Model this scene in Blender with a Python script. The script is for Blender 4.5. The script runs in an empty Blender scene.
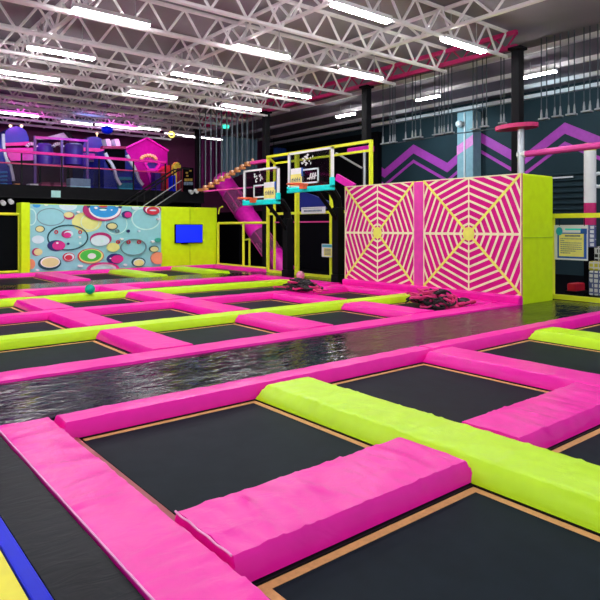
import bpy, math, random
from mathutils import Vector, noise
random.seed(7)
C = bpy.context.scene.collection
R = math.radians
YAW = math.atan2(485, 597); F = 597.0; CX = 300.0; HY = 227.0; H = 1.55
SY, CY = math.sin(YAW), math.cos(YAW)

# ---------------------------------------------------------------- survey helpers (sight line -> point on a wall plane)
def ray(x):
    r = (x - CX) / F
    return SY + r * CY, CY - r * SY
def PU(x, y, U):
    a, b = ray(x); d = U / a
    return Vector((U, d * b, H + (HY - y) * d / F))
def PV(x, y, V):
    a, b = ray(x); d = V / b
    return Vector((d * a, V, H + (HY - y) * d / F))
def PZ(x, y, z=0.0):
    a, b = ray(x); d = (H - z) * F / (y - HY)
    return Vector((d * a, d * b, z))

# ---------------------------------------------------------------- materials
def new_mat(name):
    m = bpy.data.materials.new(name); m.use_nodes = True
    return m, m.node_tree, m.node_tree.nodes['Principled BSDF']
def noise_bump(nt, b, scale, strength, dist=0.01, detail=3.0, stretch=(1, 1, 1), distortion=0.0):
    tc = nt.nodes.new('ShaderNodeTexCoord'); mp = nt.nodes.new('ShaderNodeMapping')
    mp.inputs['Scale'].default_value = stretch
    n = nt.nodes.new('ShaderNodeTexNoise'); n.inputs['Scale'].default_value = scale; n.inputs['Detail'].default_value = detail
    n.inputs['Distortion'].default_value = distortion
    bp = nt.nodes.new('ShaderNodeBump'); bp.inputs['Strength'].default_value = strength; bp.inputs['Distance'].default_value = dist
    nt.links.new(tc.outputs['Object'], mp.inputs['Vector']); nt.links.new(mp.outputs['Vector'], n.inputs['Vector'])
    nt.links.new(n.outputs['Fac'], bp.inputs['Height']); nt.links.new(bp.outputs['Normal'], b.inputs['Normal'])
    return n
def plain(name, col, rough=0.5, metal=0.0, vary=0.08, scale=6.0, bump=0.0, spec=0.5, coat=0.0, stretch=(1, 1, 1), bscale=9.0, dist=0.01, distortion=0.0, ior=1.45):
    m, nt, b = new_mat(name)
    b.inputs['Roughness'].default_value = rough; b.inputs['Metallic'].default_value = metal
    b.inputs['Specular IOR Level'].default_value = spec; b.inputs['IOR'].default_value = ior
    if coat: b.inputs['Coat Weight'].default_value = coat; b.inputs['Coat Roughness'].default_value = 0.12
    tc = nt.nodes.new('ShaderNodeTexCoord'); n = nt.nodes.new('ShaderNodeTexNoise'); n.inputs['Scale'].default_value = scale
    rp = nt.nodes.new('ShaderNodeValToRGB')
    rp.color_ramp.elements[0].position = 0.3; rp.color_ramp.elements[1].position = 0.7
    rp.color_ramp.elements[0].color = tuple(c * (1 - vary) for c in col) + (1,)
    rp.color_ramp.elements[1].color = tuple(min(1, c * (1 + vary)) for c in col) + (1,)
    nt.links.new(tc.outputs['Object'], n.inputs['Vector']); nt.links.new(n.outputs['Fac'], rp.inputs['Fac'])
    nt.links.new(rp.outputs['Color'], b.inputs['Base Color'])
    if bump: noise_bump(nt, b, bscale, bump, dist, 3.0, stretch, distortion)
    return m
def emit(name, col, s):
    m, nt, b = new_mat(name)
    b.inputs['Base Color'].default_value = tuple(col) + (1,)
    b.inputs['Emission Color'].default_value = tuple(col) + (1,); b.inputs['Emission Strength'].default_value = s
    return m
M = {}
M['pink'] = plain('pink_vinyl', (0.88, 0.007, 0.37), 0.30, ior=1.30, bump=0.3, bscale=7, dist=0.02, distortion=0.6, vary=0.04)
M['lime'] = plain('lime_vinyl', (0.50, 0.80, 0.008), 0.36, ior=1.32, bump=0.28, bscale=6, dist=0.02, distortion=0.6, vary=0.04)
M['limepanel'] = plain('lime_panel_vinyl', (0.62, 0.86, 0.006), 0.5, vary=0.04, spec=0.25, bump=0.15, bscale=3, dist=0.02)
M['runway'] = plain('black_gloss_vinyl', (0.006, 0.009, 0.014), 0.10, bump=0.5, bscale=2.2, dist=0.02, stretch=(1.0, 2.6, 1.0), distortion=2.2, vary=0.2, ior=1.24)
M['vinyl_dull'] = plain('black_dull_vinyl', (0.008, 0.010, 0.014), 0.42, bump=0.3, bscale=4, dist=0.02, stretch=(1.0, 2.4, 1.0), distortion=1.0, vary=0.2, ior=1.15)
M['mat'] = plain('black_jump_mat', (0.009, 0.015, 0.021), 0.5, vary=0.12, ior=1.10)
M['webbing'] = plain('tan_webbing', (0.62, 0.30, 0.10), 0.6, vary=0.1, scale=40)
M['steel_dark'] = plain('dark_painted_steel', (0.008, 0.008, 0.010), 0.45, ior=1.2)
M['shaded_edge'] = plain('shaded_pad_edge_red', (0.30, 0.03, 0.04), 0.5)  # pad edge fabric, its shadow mixed into the red brown
M['black'] = plain('black_paint', (0.006, 0.006, 0.008), 0.5, ior=1.15)
M['matte_black'] = plain('matte_black', (0.004, 0.004, 0.006), 0.85, ior=1.08)
M['net'] = plain('black_net', (0.004, 0.005, 0.006), 0.9, ior=1.08)
M['yellow_steel'] = plain('yellow_steel', (0.82, 0.86, 0.03), 0.35, vary=0.04)
M['white'] = plain('white_paint', (0.80, 0.80, 0.82), 0.45, vary=0.03)
M['truss'] = plain('white_truss_paint', (0.86, 0.83, 0.86), 0.5, vary=0.04)
M['cream'] = plain('cream_web_line', (0.90, 0.86, 0.55), 0.5, vary=0.03)
M['web'] = plain('web_magenta', (0.66, 0.004, 0.24), 0.5, vary=0.06, spec=0.2)
M['webyellow'] = plain('web_hub_yellow', (0.86, 0.88, 0.14), 0.5)
M['hotpink'] = plain('hot_pink_padding', (0.88, 0.010, 0.40), 0.4, vary=0.05, spec=0.3)
M['teal'] = plain('backboard_turquoise', (0.0, 0.80, 0.76), 0.4)
M['orange'] = plain('hoop_orange', (0.85, 0.14, 0.05), 0.4)
M['blue'] = plain('royal_blue', (0.0, 0.012, 0.62), 0.4, ior=1.2)
M['signblue'] = plain('sign_blue', (0.01, 0.10, 0.50), 0.4)
M['signyellow'] = plain('sign_yellow', (0.88, 0.80, 0.22), 0.5)
M['ink'] = plain('sign_ink', (0.05, 0.10, 0.22), 0.6)
M['yellow'] = plain('yellow_mat', (0.85, 0.75, 0.02), 0.45)
M['slideblue'] = plain('inflatable_blue', (0.008, 0.022, 0.30), 0.4, bump=0.1, bscale=4)
M['drum'] = plain('violet_blue_vinyl', (0.05, 0.018, 0.28), 0.4)
M['mag'] = plain('magenta_plastic', (0.80, 0.012, 0.48), 0.35)
M['magwall'] = plain('magenta_panel', (0.40, 0.006, 0.26), 0.6, ior=1.2)
M['purple'] = plain('purple_wall_paint', (0.085, 0.008, 0.050), 0.7, vary=0.15, scale=1.0)
M['curtain_purple'] = plain('plum_curtain', (0.15, 0.012, 0.11), 0.75)
M['curtain_teal'] = plain('slate_curtain', (0.09, 0.16, 0.22), 0.7)
M['bluecloth'] = plain('blue_drape', (0.01, 0.06, 0.35), 0.6)
M['red'] = plain('red_vinyl', (0.55, 0.01, 0.03), 0.4)
M['crimson'] = plain('crimson_steel', (0.50, 0.012, 0.13), 0.4)
M['steel'] = plain('bright_steel', (0.55, 0.58, 0.62), 0.3, metal=0.8)
M['rope'] = plain('grey_rope', (0.07, 0.09, 0.11), 0.8)
M['wood'] = plain('orange_wood', (0.62, 0.25, 0.08), 0.5)
M['plank'] = plain('grey_plank', (0.30, 0.33, 0.36), 0.6)
M['green'] = plain('green_ball', (0.0, 0.45, 0.30), 0.2)
M['ballpink'] = plain('pale_pink_ball', (0.85, 0.30, 0.45), 0.4)
M['pinkbar'] = plain('pink_bar_padding', (0.72, 0.05, 0.33), 0.45)
M['strap_black'] = plain('black_strap', (0.012, 0.008, 0.012), 0.6)
M['strap_pink'] = plain('red_pink_strap', (0.62, 0.02, 0.16), 0.55)
M['chevron'] = plain('magenta_wall_paint', (0.42, 0.035, 0.40), 0.55)
M['deck'] = plain('grey_roof_deck', (0.26, 0.235, 0.28), 0.7, vary=0.08, scale=0.6)
M['tealwhite'] = plain('pale_teal_box', (0.40, 0.72, 0.72), 0.5)
M['tube'] = emit('lamp_diffuser', (1.0, 0.98, 0.98), 55.0)
M['tube_dim'] = emit('balcony_diffuser', (1.0, 0.97, 1.0), 9.0)
M['screen'] = emit('lit_screen_blue', (0.0, 0.012, 0.95), 0.9)
M['exit'] = emit('green_lamp', (0.05, 0.9, 0.6), 1.2)
M['warmbulb'] = emit('warm_bulb', (1.0, 0.75, 0.4), 1.2)
M['ringlight'] = emit('yellow_ring_lamp', (1.0, 0.8, 0.15), 1.2)
# bubble mural colours
for n, c in dict(b_bg=(0.27, 0.60, 0.66), b_blue=(0.02, 0.30, 0.72), b_pale=(0.62, 0.78, 0.86), b_yel=(0.72, 0.74, 0.25), b_sand=(0.70, 0.66, 0.30),
                 b_mag=(0.42, 0.01, 0.14), b_navy=(0.02, 0.02, 0.14), b_pink=(0.62, 0.02, 0.24), b_red=(0.55, 0.02, 0.05), b_green=(0.06, 0.50, 0.06),
                 b_dkteal=(0.005, 0.07, 0.09), b_orange=(0.80, 0.30, 0.16), b_lt=(0.55, 0.82, 0.80), b_grey=(0.18, 0.30, 0.34), b_gr2=(0.05, 0.42, 0.30)).items():
    M[n] = plain(n, c, 0.45, vary=0.04)
# glass
def glass():
    m, nt, b = new_mat('clear_backboard')
    b.inputs['Base Color'].default_value = (0.75, 0.85, 0.88, 1); b.inputs['Roughness'].default_value = 0.05
    tr = nt.nodes.new('ShaderNodeBsdfTransparent'); tr.inputs['Color'].default_value = (0.72, 0.76, 0.78, 1)
    gl = nt.nodes.new('ShaderNodeBsdfGlossy'); gl.inputs['Roughness'].default_value = 0.05
    tc = nt.nodes.new('ShaderNodeTexCoord'); n = nt.nodes.new('ShaderNodeTexNoise'); n.inputs['Scale'].default_value = 9
    mx = nt.nodes.new('ShaderNodeMixShader'); mth = nt.nodes.new('ShaderNodeMath'); mth.operation = 'MULTIPLY'; mth.inputs[1].default_value = 0.22
    nt.links.new(tc.outputs['Object'], n.inputs['Vector']); nt.links.new(n.outputs['Fac'], mth.inputs[0])
    nt.links.new(mth.outputs[0], mx.inputs['Fac']); nt.links.new(tr.outputs[0], mx.inputs[1]); nt.links.new(gl.outputs[0], mx.inputs[2])
    nt.links.new(mx.outputs[0], nt.nodes['Material Output'].inputs['Surface'])
    return m
M['glass'] = glass()
def smoked():
    m, nt, b = new_mat('smoked_guard')
    tr = nt.nodes.new('ShaderNodeBsdfTransparent'); tr.inputs['Color'].default_value = (0.72, 0.68, 0.73, 1)
    gl = nt.nodes.new('ShaderNodeBsdfGlossy'); gl.inputs['Roughness'].default_value = 0.05
    mx = nt.nodes.new('ShaderNodeMixShader'); mx.inputs['Fac'].default_value = 0.01
    nt.links.new(tr.outputs[0], mx.inputs[1]); nt.links.new(gl.outputs[0], mx.inputs[2]); nt.links.new(mx.outputs[0], nt.nodes['Material Output'].inputs['Surface'])
    return m
M['smoked'] = smoked()
# mesh cage: diamond wire holes by alpha
def wire_mesh(name, col, scale, thick):
    m, nt, b = new_mat(name); b.inputs['Base Color'].default_value = tuple(col) + (1,); b.inputs['Roughness'].default_value = 0.5
    tc = nt.nodes.new('ShaderNodeTexCoord'); mp = nt.nodes.new('ShaderNodeMapping'); mp.inputs['Rotation'].default_value = (0.6, 0.7, 0.785)
    v = nt.nodes.new('ShaderNodeTexBrick'); v.inputs['Scale'].default_value = scale; v.inputs['Mortar Size'].default_value = thick
    v.inputs['Color1'].default_value = (0, 0, 0, 1); v.inputs['Color2'].default_value = (0, 0, 0, 1); v.inputs['Mortar'].default_value = (1, 1, 1, 1)
    v.offset = 0.5
    nt.links.new(tc.outputs['Object'], mp.inputs['Vector']); nt.links.new(mp.outputs['Vector'], v.inputs['Vector'])
    nt.links.new(v.outputs['Color'], b.inputs['Alpha'])
    return m
M['cage'] = wire_mesh('tube_mesh_cage', (0.40, 0.12, 0.32), 7.0, 0.035)
def honeycomb(name, bg, fg):
    m, nt, b = new_mat(name)
    tc = nt.nodes.new('ShaderNodeTexCoord'); v = nt.nodes.new('ShaderNodeTexVoronoi'); v.feature = 'DISTANCE_TO_EDGE'; v.inputs['Scale'].default_value = 9
    v.inputs['Randomness'].default_value = 0.15
    rp = nt.nodes.new('ShaderNodeValToRGB'); rp.color_ramp.interpolation = 'CONSTANT'
    rp.color_ramp.elements[0].color = tuple(fg) + (1,); rp.color_ramp.elements[1].color = tuple(bg) + (1,); rp.color_ramp.elements[1].position = 0.14
    nt.links.new(tc.outputs['Object'], v.inputs['Vector']); nt.links.new(v.outputs['Distance'], rp.inputs['Fac']); nt.links.new(rp.outputs['Color'], b.inputs['Base Color'])
    return m
M['honey_white'] = honeycomb('white_honeycomb', (0.75, 0.75, 0.78), (0.10, 0.12, 0.30))
M['honey_yellow'] = honeycomb('yellow_honeycomb', (0.75, 0.65, 0.06), (0.75, 0.74, 0.70))
M['honey_black'] = honeycomb('black_honeycomb', (0.012, 0.012, 0.016), (0.60, 0.60, 0.62))
# wall with horizontal shutter ribs
def wall_mat():
    m, nt, b = new_mat('dark_teal_wall'); b.inputs['IOR'].default_value = 1.2; b.inputs['Roughness'].default_value = 0.55
    tc = nt.nodes.new('ShaderNodeTexCoord'); n = nt.nodes.new('ShaderNodeTexNoise'); n.inputs['Scale'].default_value = 0.7
    rp = nt.nodes.new('ShaderNodeValToRGB'); rp.color_ramp.elements[0].color = (0.013, 0.026, 0.034, 1); rp.color_ramp.elements[1].color = (0.022, 0.043, 0.055, 1)
    nt.links.new(tc.outputs['Object'], n.inputs['Vector']); nt.links.new(n.outputs['Fac'], rp.inputs['Fac']); nt.links.new(rp.outputs['Color'], b.inputs['Base Color'])
    return m
M['tealwall'] = wall_mat()

# ---------------------------------------------------------------- mesh builder
class MB:
    def __init__(s): s.v = []; s.f = []; s.mi = []; s.sm = []
    def add(s, vs, fs, mi=0, smooth=False):
        o = len(s.v); s.v += [Vector(v) for v in vs]
        for f in fs: s.f.append([i + o for i in f]); s.mi.append(mi); s.sm.append(smooth)
        return s
    def box(s, a, b, mi=0):
        x0, y0, z0 = (min(a[i], b[i]) for i in range(3)); x1, y1, z1 = (max(a[i], b[i]) for i in range(3))
        return s.add([(x0,y0,z0),(x1,y0,z0),(x1,y1,z0),(x0,y1,z0),(x0,y0,z1),(x1,y0,z1),(x1,y1,z1),(x0,y1,z1)],
              [(0,3,2,1),(4,5,6,7),(0,1,5,4),(1,2,6,5),(2,3,7,6),(3,0,4,7)], mi)
    def bbox(s, a, b, r=0.02, mi=0):
        # bevelled box: three-ring lofted along z with chamfered edges
        x0, y0, z0 = (min(a[i], b[i]) for i in range(3)); x1, y1, z1 = (max(a[i], b[i]) for i in range(3))
        r = min(r, (x1-x0)*.45, (y1-y0)*.45, (z1-z0)*.45)
        def ring(ins, z):
            X0, X1, Y0, Y1 = x0+ins, x1-ins, y0+ins, y1-ins; c = r*.6
            return [(X0+c,Y0,z),(X1-c,Y0,z),(X1,Y0+c,z),(X1,Y1-c,z),(X1-c,Y1,z),(X0+c,Y1,z),(X0,Y1-c,z),(X0,Y0+c,z)]
        rings = [ring(r*.8, z0), ring(r*.25, z0+r*.25), ring(0, z0+r), ring(0, z1-r), ring(r*.25, z1-r*.25), ring(r*.8, z1)]
        vs = [p for q in rings for p in q]; n = 8; fs = [tuple(range(n))[::-1], tuple((len(rings)-1)*n+i for i in range(n))]
        for k in range(len(rings)-1):
            for i in range(n): j = (i+1) % n; fs.append((k*n+i, k*n+j, (k+1)*n+j, (k+1)*n+i))
        return s.add(vs, fs, mi)
    def tube(s, path, r, n=8, mi=0, cap=True, smooth=True):
        P = [Vector(p) for p in path]; vs = []; fs = []
        rr = r if isinstance(r, (list, tuple)) else [r]*len(P)
        up = None
        for i, p in enumerate(P):
            t = (P[min(i+1, len(P)-1)] - P[max(i-1, 0)]).normalized()
            if up is None:
                up = Vector((0,0,1)) if abs(t.z) < .9 else Vector((1,0,0))
            a = t.cross(up).normalized(); b = a.cross(t).normalized(); up = b
            for k in range(n):
                q = 2*math.pi*k/n + math.pi/n; vs.append(p + a*math.cos(q)*rr[i] + b*math.sin(q)*rr[i])
        for i in range(len(P)-1):
            for k in range(n): j = (k+1) % n; fs.append((i*n+k, i*n+j, (i+1)*n+j, (i+1)*n+k))
        s.add(vs, fs, mi, smooth)
        if cap: s.add(vs[:n], [tuple(range(n))[::-1]], mi); s.add(vs[-n:], [tuple(range(n))], mi)
        return s
    def bar(s, a, b, w, h=None, mi=0):
        a = Vector(a); b = Vector(b); h = h or w; t = (b-a).normalized()
        up = Vector((0,0,1)) if abs(t.z) < .95 else Vector((0,1,0))
        x = t.cross(up).normalized()*w/2; y = x.cross(t).normalized()*h/2
        vs = [a-x-y, a+x-y, a+x+y, a-x+y, b-x-y, b+x-y, b+x+y, b-x+y]
        return s.add(vs, [(0,3,2,1),(4,5,6,7),(0,1,5,4),(1,2,6,5),(2,3,7,6),(3,0,4,7)][::1], mi)
    def prism(s, poly, off, mi=0):
        # poly: 3-D polygon; off: extrusion vector
        off = Vector(off); n = len(poly); P = [Vector(p) for p in poly]
        vs = P + [p+off for p in P]; fs = [tuple(range(n)), tuple(range(2*n-1, n-1, -1))]
        for i in range(n): j = (i+1) % n; fs.append((i, i+n, j+n, j))
        return s.add(vs, fs, mi)
    def sphere(s, c, r, nu=20, nv=12, mi=0, sq=(1,1,1)):
        vs = []; fs = []; c = Vector(c)
        for i in range(nv+1):
            th = math.pi*i/nv
            for k in range(nu):
                ph = 2*math.pi*k/nu; vs.append(c + Vector((r*sq[0]*math.sin(th)*math.cos(ph), r*sq[1]*math.sin(th)*math.sin(ph), r*sq[2]*math.cos(th))))
        for i in range(nv):
            for k in range(nu): j = (k+1) % nu; fs.append((i*nu+k, (i+1)*nu+k, (i+1)*nu+j, i*nu+j))
        return s.add(vs, fs, mi, True)
    def build(s, name, mats, parent=None, origin=None):
        if not isinstance(mats, (list, tuple)): mats = [mats]
        me = bpy.data.meshes.new(name)
        if origin is None:
            if parent is not None:
                origin = Vector((0,0,0)); q = parent
                while q is not None: origin = origin + q.location; q = q.parent
            else:
                xs = [v.x for v in s.v]; ys = [v.y for v in s.v]; zs = [v.z for v in s.v]
                origin = Vector(((min(xs)+max(xs))/2, (min(ys)+max(ys))/2, min(zs)))
        me.from_pydata([tuple(v-origin) for v in s.v], [], s.f)
        for m in mats: me.materials.append(M[m] if isinstance(m, str) else m)
        for p, mi, sm in zip(me.polygons, s.mi, s.sm): p.material_index = mi; p.use_smooth = sm
        import bmesh
        bm = bmesh.new(); bm.from_mesh(me); bmesh.ops.remove_doubles(bm, verts=bm.verts, dist=1e-5); bmesh.ops.recalc_face_normals(bm, faces=bm.faces); bm.to_mesh(me); bm.free()
        if any(s.sm): me.set_sharp_from_angle(angle=R(32))
        o = bpy.data.objects.new(name, me); C.objects.link(o)
        if parent is not None: o.parent = parent
        else: o.location = origin
        return o
def tag(o, label, cat, group=None):
    o['label'] = label; o['category'] = cat
    if group: o['group'] = group
    return o
def thing(name, loc, label, cat, group=None):
    o = bpy.data.objects.new(name, None); o.empty_display_size = 0.1; C.objects.link(o); o.location = Vector(loc)
    return tag(o, label, cat, group)
def struct(o, **k):
    o['kind'] = 'structure'; return o
def copy_thing(src, delta, label):
    c = src.copy(); C.objects.link(c); c.location = src.location + Vector(delta); c['label'] = label
    for ch in list(src.children):
        d = ch.copy(); C.objects.link(d); d.parent = c
        for g in ch.children:
            e = g.copy(); C.objects.link(e); e.parent = d
    return c
ORD = ['first','second','third','fourth','fifth','sixth','seventh','eighth','ninth','tenth','eleventh','twelfth','thirteenth']

# ================================================================ SETTING
FZ = -0.25
UW, VW, ZC = 22.0, 30.0, 6.9
b = MB(); b.box((-14, -6, FZ-0.2), (UW+.3, VW+.3, FZ)); struct(b.build('floor', 'matte_black'))
b = MB(); b.box((-14, 2, ZC), (UW+.3, VW+.3, ZC+.2)); struct(b.build('ceiling', 'deck'))
b = MB(); b.box((-14, VW, FZ), (UW+.3, VW+.3, ZC)); struct(b.build('wall_back', 'purple'))
# right wall with shutter ribs and chevrons
b = MB(); b.box((UW, -6, FZ), (UW+.3, VW, ZC)); struct(b.build('wall_right', 'tealwall'))
rib = thing('roller_shutter', (UW, 8.2, 2.0), 'dark ribbed shutter low on the teal wall behind the right yellow frame', 'shutter')
b = MB()
sv0, sv1 = PU(589, 0, UW).y, PU(546, 0, UW).y
for k in range(8): b.tube([(UW-.05, sv0, 2.0+k*.22), (UW-.05, sv1, 2.0+k*.22)], 0.045, 6)
b.build('slats', 'tealwall', rib)
b = MB(); b.bar((UW-.12, PU(575,0,UW).y, 3.42), (UW-.12, PU(549,0,UW).y, 3.42), .06, .06); b.build('handle_bar', 'steel', rib)
zz = [(22.2, 5.46), (20.4, 4.42), (18.55, 5.46), (16.6, 4.42), (14.85, 5.55), (12.95, 4.40), (11.2, 5.50), (9.2, 4.45), (7.3, 5.46)]
for nm, dz, th, lab in (('wall_stripe', 0, .42, 'wide magenta zigzag stripe painted along the dark teal wall'), ('wall_stripe', -.72, .15, 'thin magenta zigzag line under the wide stripe on the teal wall')):
    b = MB()
    for (v0, z0), (v1, z1) in zip(zz[:-1], zz[1:]):
        b.prism([(UW-.012, v0, z0+dz), (UW-.012, v1, z1+dz), (UW-.012, v1, z1+dz-th), (UW-.012, v0, z0+dz-th)], (.012, 0, 0))
    tag(b.build(nm, 'chevron'), lab, 'wall stripe')
# lit pilaster on the right wall
pl = thing('wall_pillar', (UW-.4, 15.4, FZ), 'pale blue lit square pillar on the teal wall above the spider web wall', 'pillar')
v0, v1 = PU(473, 150, UW-.6).y, PU(457, 150, UW-.6).y
b = MB(); b.bbox((UW-.6, v0, FZ), (UW-.012, v1, 6.45), .03); b.build('shaft', plain('pillar_pale_blue', (0.22, 0.36, 0.42), 0.5), pl)
b = MB()
vm = (v0+v1)/2
b.prism([(UW-.61, v0-.005, 5.42), (UW-.61, v1, 5.02), (UW-.61, v1, 4.62), (UW-.61, v0-.005, 5.0)], (.012, 0, 0)); b.build('stripe', plain('pillar_pink', (0.75, 0.22, 0.55), 0.5), pl)
b = MB(); b.bar((UW-.63, vm, 2), (UW-.63, vm, 6.4), .05); b.build('conduit', 'white', pl)
cm = thing('security_camera', (UW-.7, vm+.15, 5.9), 'small white dome camera fixed to the pale blue wall pillar', 'camera')
b = MB(); b.tube([(UW-.61, vm+.15, 5.95), (UW-.72, vm+.15, 5.95)], .06, 8); b.build('bracket', 'white', cm)
b = MB(); b.sphere((UW-.80, vm+.15, 5.92), .15); b.build('dome', 'white', cm)
# black wall covering in the corner, curtains at the back right
b = MB(); b.box((UW-.3, PU(382, 0, UW).y, 2.4), (UW-.02, VW-.02, 6.3)); tag(b.build('wall_panel', 'black'), 'black cladding on the teal wall behind the right basketball hoop', 'panel')

# columns on the u = 14.5 line
UC = 14.5
for x, lab in ((198, 'black steel column at the right end of the balcony'), (266, 'black steel column behind the left basketball hoop'),
               (366.5, 'black steel column behind the left half of the spider web wall'), (517.5, 'black steel column above the right end of the spider web wall')):
    p = PU(x, HY, UC); w = .12
    t = thing('steel_column', (UC, p.y, FZ), lab, 'column', 'black roof columns')
    b = MB(); b.bbox((UC-w, p.y-w, FZ), (UC+w, p.y+w, 6.25), .02); b.build('shaft', 'black', t)
    b = MB(); b.box((UC-w-.1, p.y-w-.1, FZ), (UC+w+.1, p.y+w+.1, FZ+.04)); b.build('base_plate', 'black', t)
    b = MB(); b.box((UC-w-.06, p.y-w-.06, 6.25), (UC+w+.06, p.y+w+.06, 6.32)); b.build('cap_plate', 'black', t)
# trusses
def truss(name, a, bb, z0, z1, n, mat, label, cat, group=None, r=.055):
    a = Vector(a); bb = Vector(bb); t = thing(name, ((a.x+bb.x)/2, (a.y+bb.y)/2, z0), label, cat, group)
    A0, B0 = Vector((a.x,a.y,z0)), Vector((bb.x,bb.y,z0)); A1, B1 = Vector((a.x,a.y,z1)), Vector((bb.x,bb.y,z1))
    m = MB(); m.tube([A0, B0], r, 6); m.build('chord', mat, t)
    m = MB(); m.tube([A1, B1], r, 6); m.build('chord', mat, t)
    m = MB()
    for i in range(n):
        f0, f1, fm = i/n, (i+1)/n, (i+.5)/n
        m.tube([A1.lerp(B1, f0), A0.lerp(B0, fm)], r*.62, 5); m.tube([A0.lerp(B0, fm), A1.lerp(B1, f1)], r*.62, 5)
    m.build('lattice', mat, t)
    return t
TV = (9.0, 11.0, 13.0, 15.0, 17.0, 18.5, 20.0, 21.5, 23.0, 24.5, 26.0, 27.3, 28.6)
for i, v in enumerate(TV):
    truss('roof_truss', (-10, v, 0), (UC, v, 0), 6.15, 6.82, 26, 'truss', f'white lattice roof truss running left to right, {ORD[12-i]} from the plum back wall' if i < 12 else 'white lattice roof truss running left to right, closest to the plum back wall', 'roof truss', 'white cross trusses')
for i, u in enumerate((-3.5, 0.5, 4.5, 8.5, 11.8)):
    truss('roof_girder', (u, 3, 0), (u, VW-.1, 0), 6.32, 6.82, 26, 'truss', f'white lattice girder under the roof running away from the viewer, {ORD[i]} from the left', 'roof girder', 'white long girders')
vA = PU(198, 0, UC).y; vB = PU(266, 0, UC).y; vD = PU(366.5, 0, UC).y; vE = PU(517.5, 0, UC).y
for a0, a1, lab in ((vA, vB, 'crimson roof truss between the balcony column and the hoop column'), (vB, vD, 'crimson roof truss above the right basketball hoop'), (vD, vE, 'crimson roof truss high above the spider web wall')):
    t = thing('crimson_truss', (UC, (a0+a1)/2, 6.36), lab, 'roof truss', 'crimson trusses')
    for z in (6.36, 6.74):
        b = MB(); b.bar((UC, a0-.02, z), (UC, a1+.02, z), .12, .12); b.build('chord', 'crimson', t)
    b = MB(); n = 8
    for k in range(n):
        f = lambda q: a0 + (a1-a0)*q
        b.tube([(UC, f(k/n), 6.74), (UC, f((k+.5)/n), 6.36), (UC, f((k+1)/n), 6.74)], .03, 5)
    b.build('lattice', 'crimson', t)
for i, u in enumerate((16.6, 18.8, 20.8)):
    b = MB(); b.box((u-.03, 4, 6.76), (u+.03, VW-.05, 6.9)); b.box((u-.06, 4, 6.745), (u+.06, VW-.05, 6.76))
    tag(b.build('roof_purlin', 'truss'), f'white roof purlin over the right side of the hall, {ORD[i]} from the crimson truss', 'purlin', 'white purlins')
b = MB(); b.box((UW-.25, 2, 6.6), (UW-.02, VW-.05, 6.74)); tag(b.build('cable_tray', 'truss'), 'pale cable tray along the top of the dark teal wall', 'cable tray')
# lamp battens
def batten(c, L, along, label, group, dif='tube'):
    t = thing('batten_light', (c[0], c[1], c[2]), label, 'ceiling light', group)
    d = Vector((L/2, 0, 0)) if along == 'u' else Vector((0, L/2, 0)); q = Vector((.09, .09, 0))
    b = MB(); b.box(Vector(c)-d-Vector((.1,.1,0)), Vector(c)+d+Vector((.1,.1,.09))); b.build('housing', 'white', t)
    b = MB(); b.box(Vector(c)-d-q*.9+Vector((0,0,-.05)), Vector(c)+d+q*.9-Vector((0,0,.001))); b.build('diffuser', dif, t)
    for s in (-.7, .7): b = MB(); b.tube([Vector(c)+d*s+Vector((0,0,.09)), Vector(c)+d*s+Vector((0,0,ZC-c[2]))], .012, 5); b.build('hanger', 'steel', t)
rows = [(5.0, 'over the near trampolines'), (9.0, 'over the first lime strip'), (12.6, 'over the middle trampolines'), (16.0, 'over the far pink strip'), (19.0, 'before the bubble mural')]
cols = (-3.0, 1.0, 5.0, 9.0, 12.6)
for vv, rl in rows:
    for i, uu in enumerate(cols):
        batten((uu, vv, 6.1), 1.5, 'u', f'long white ceiling light {rl}, {ORD[i]} from left', 'white batten lights')
for (x0, x1, y, V, lab) in ((64, 90, 121, 26.0, 'white ceiling light above the playhouse balcony, left one'), (140, 158, 127.5, 25.0, 'bright white ceiling light above the magenta house panel'),
                        (98, 136, 124, 26.6, 'slim white ceiling light above the blue wave slide'), (2, 36, 112, 26.0, 'white ceiling light at the far left over the blue dome'), (166, 222, 133.5, 27.6, 'slim white ceiling light beside the crimson truss')):
    p0, p1 = PV(x0, y, V), PV(x1, y, V)
    batten(((p0.x+p1.x)/2, V, min(6.3, p0.z)), p1.x-p0.x, 'u', lab, 'balcony ceiling lights', 'tube_dim')
for k, (uu, vv) in enumerate(((18.0, 19.0), (18.0, 14.5), (18.0, 10.0), (18.0, 6.0))):
    batten((uu, vv, 6.45), .9, 'v', f'short white ceiling light over the rope walk, {ORD[k]} from the far end', 'rope walk lights')

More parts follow.
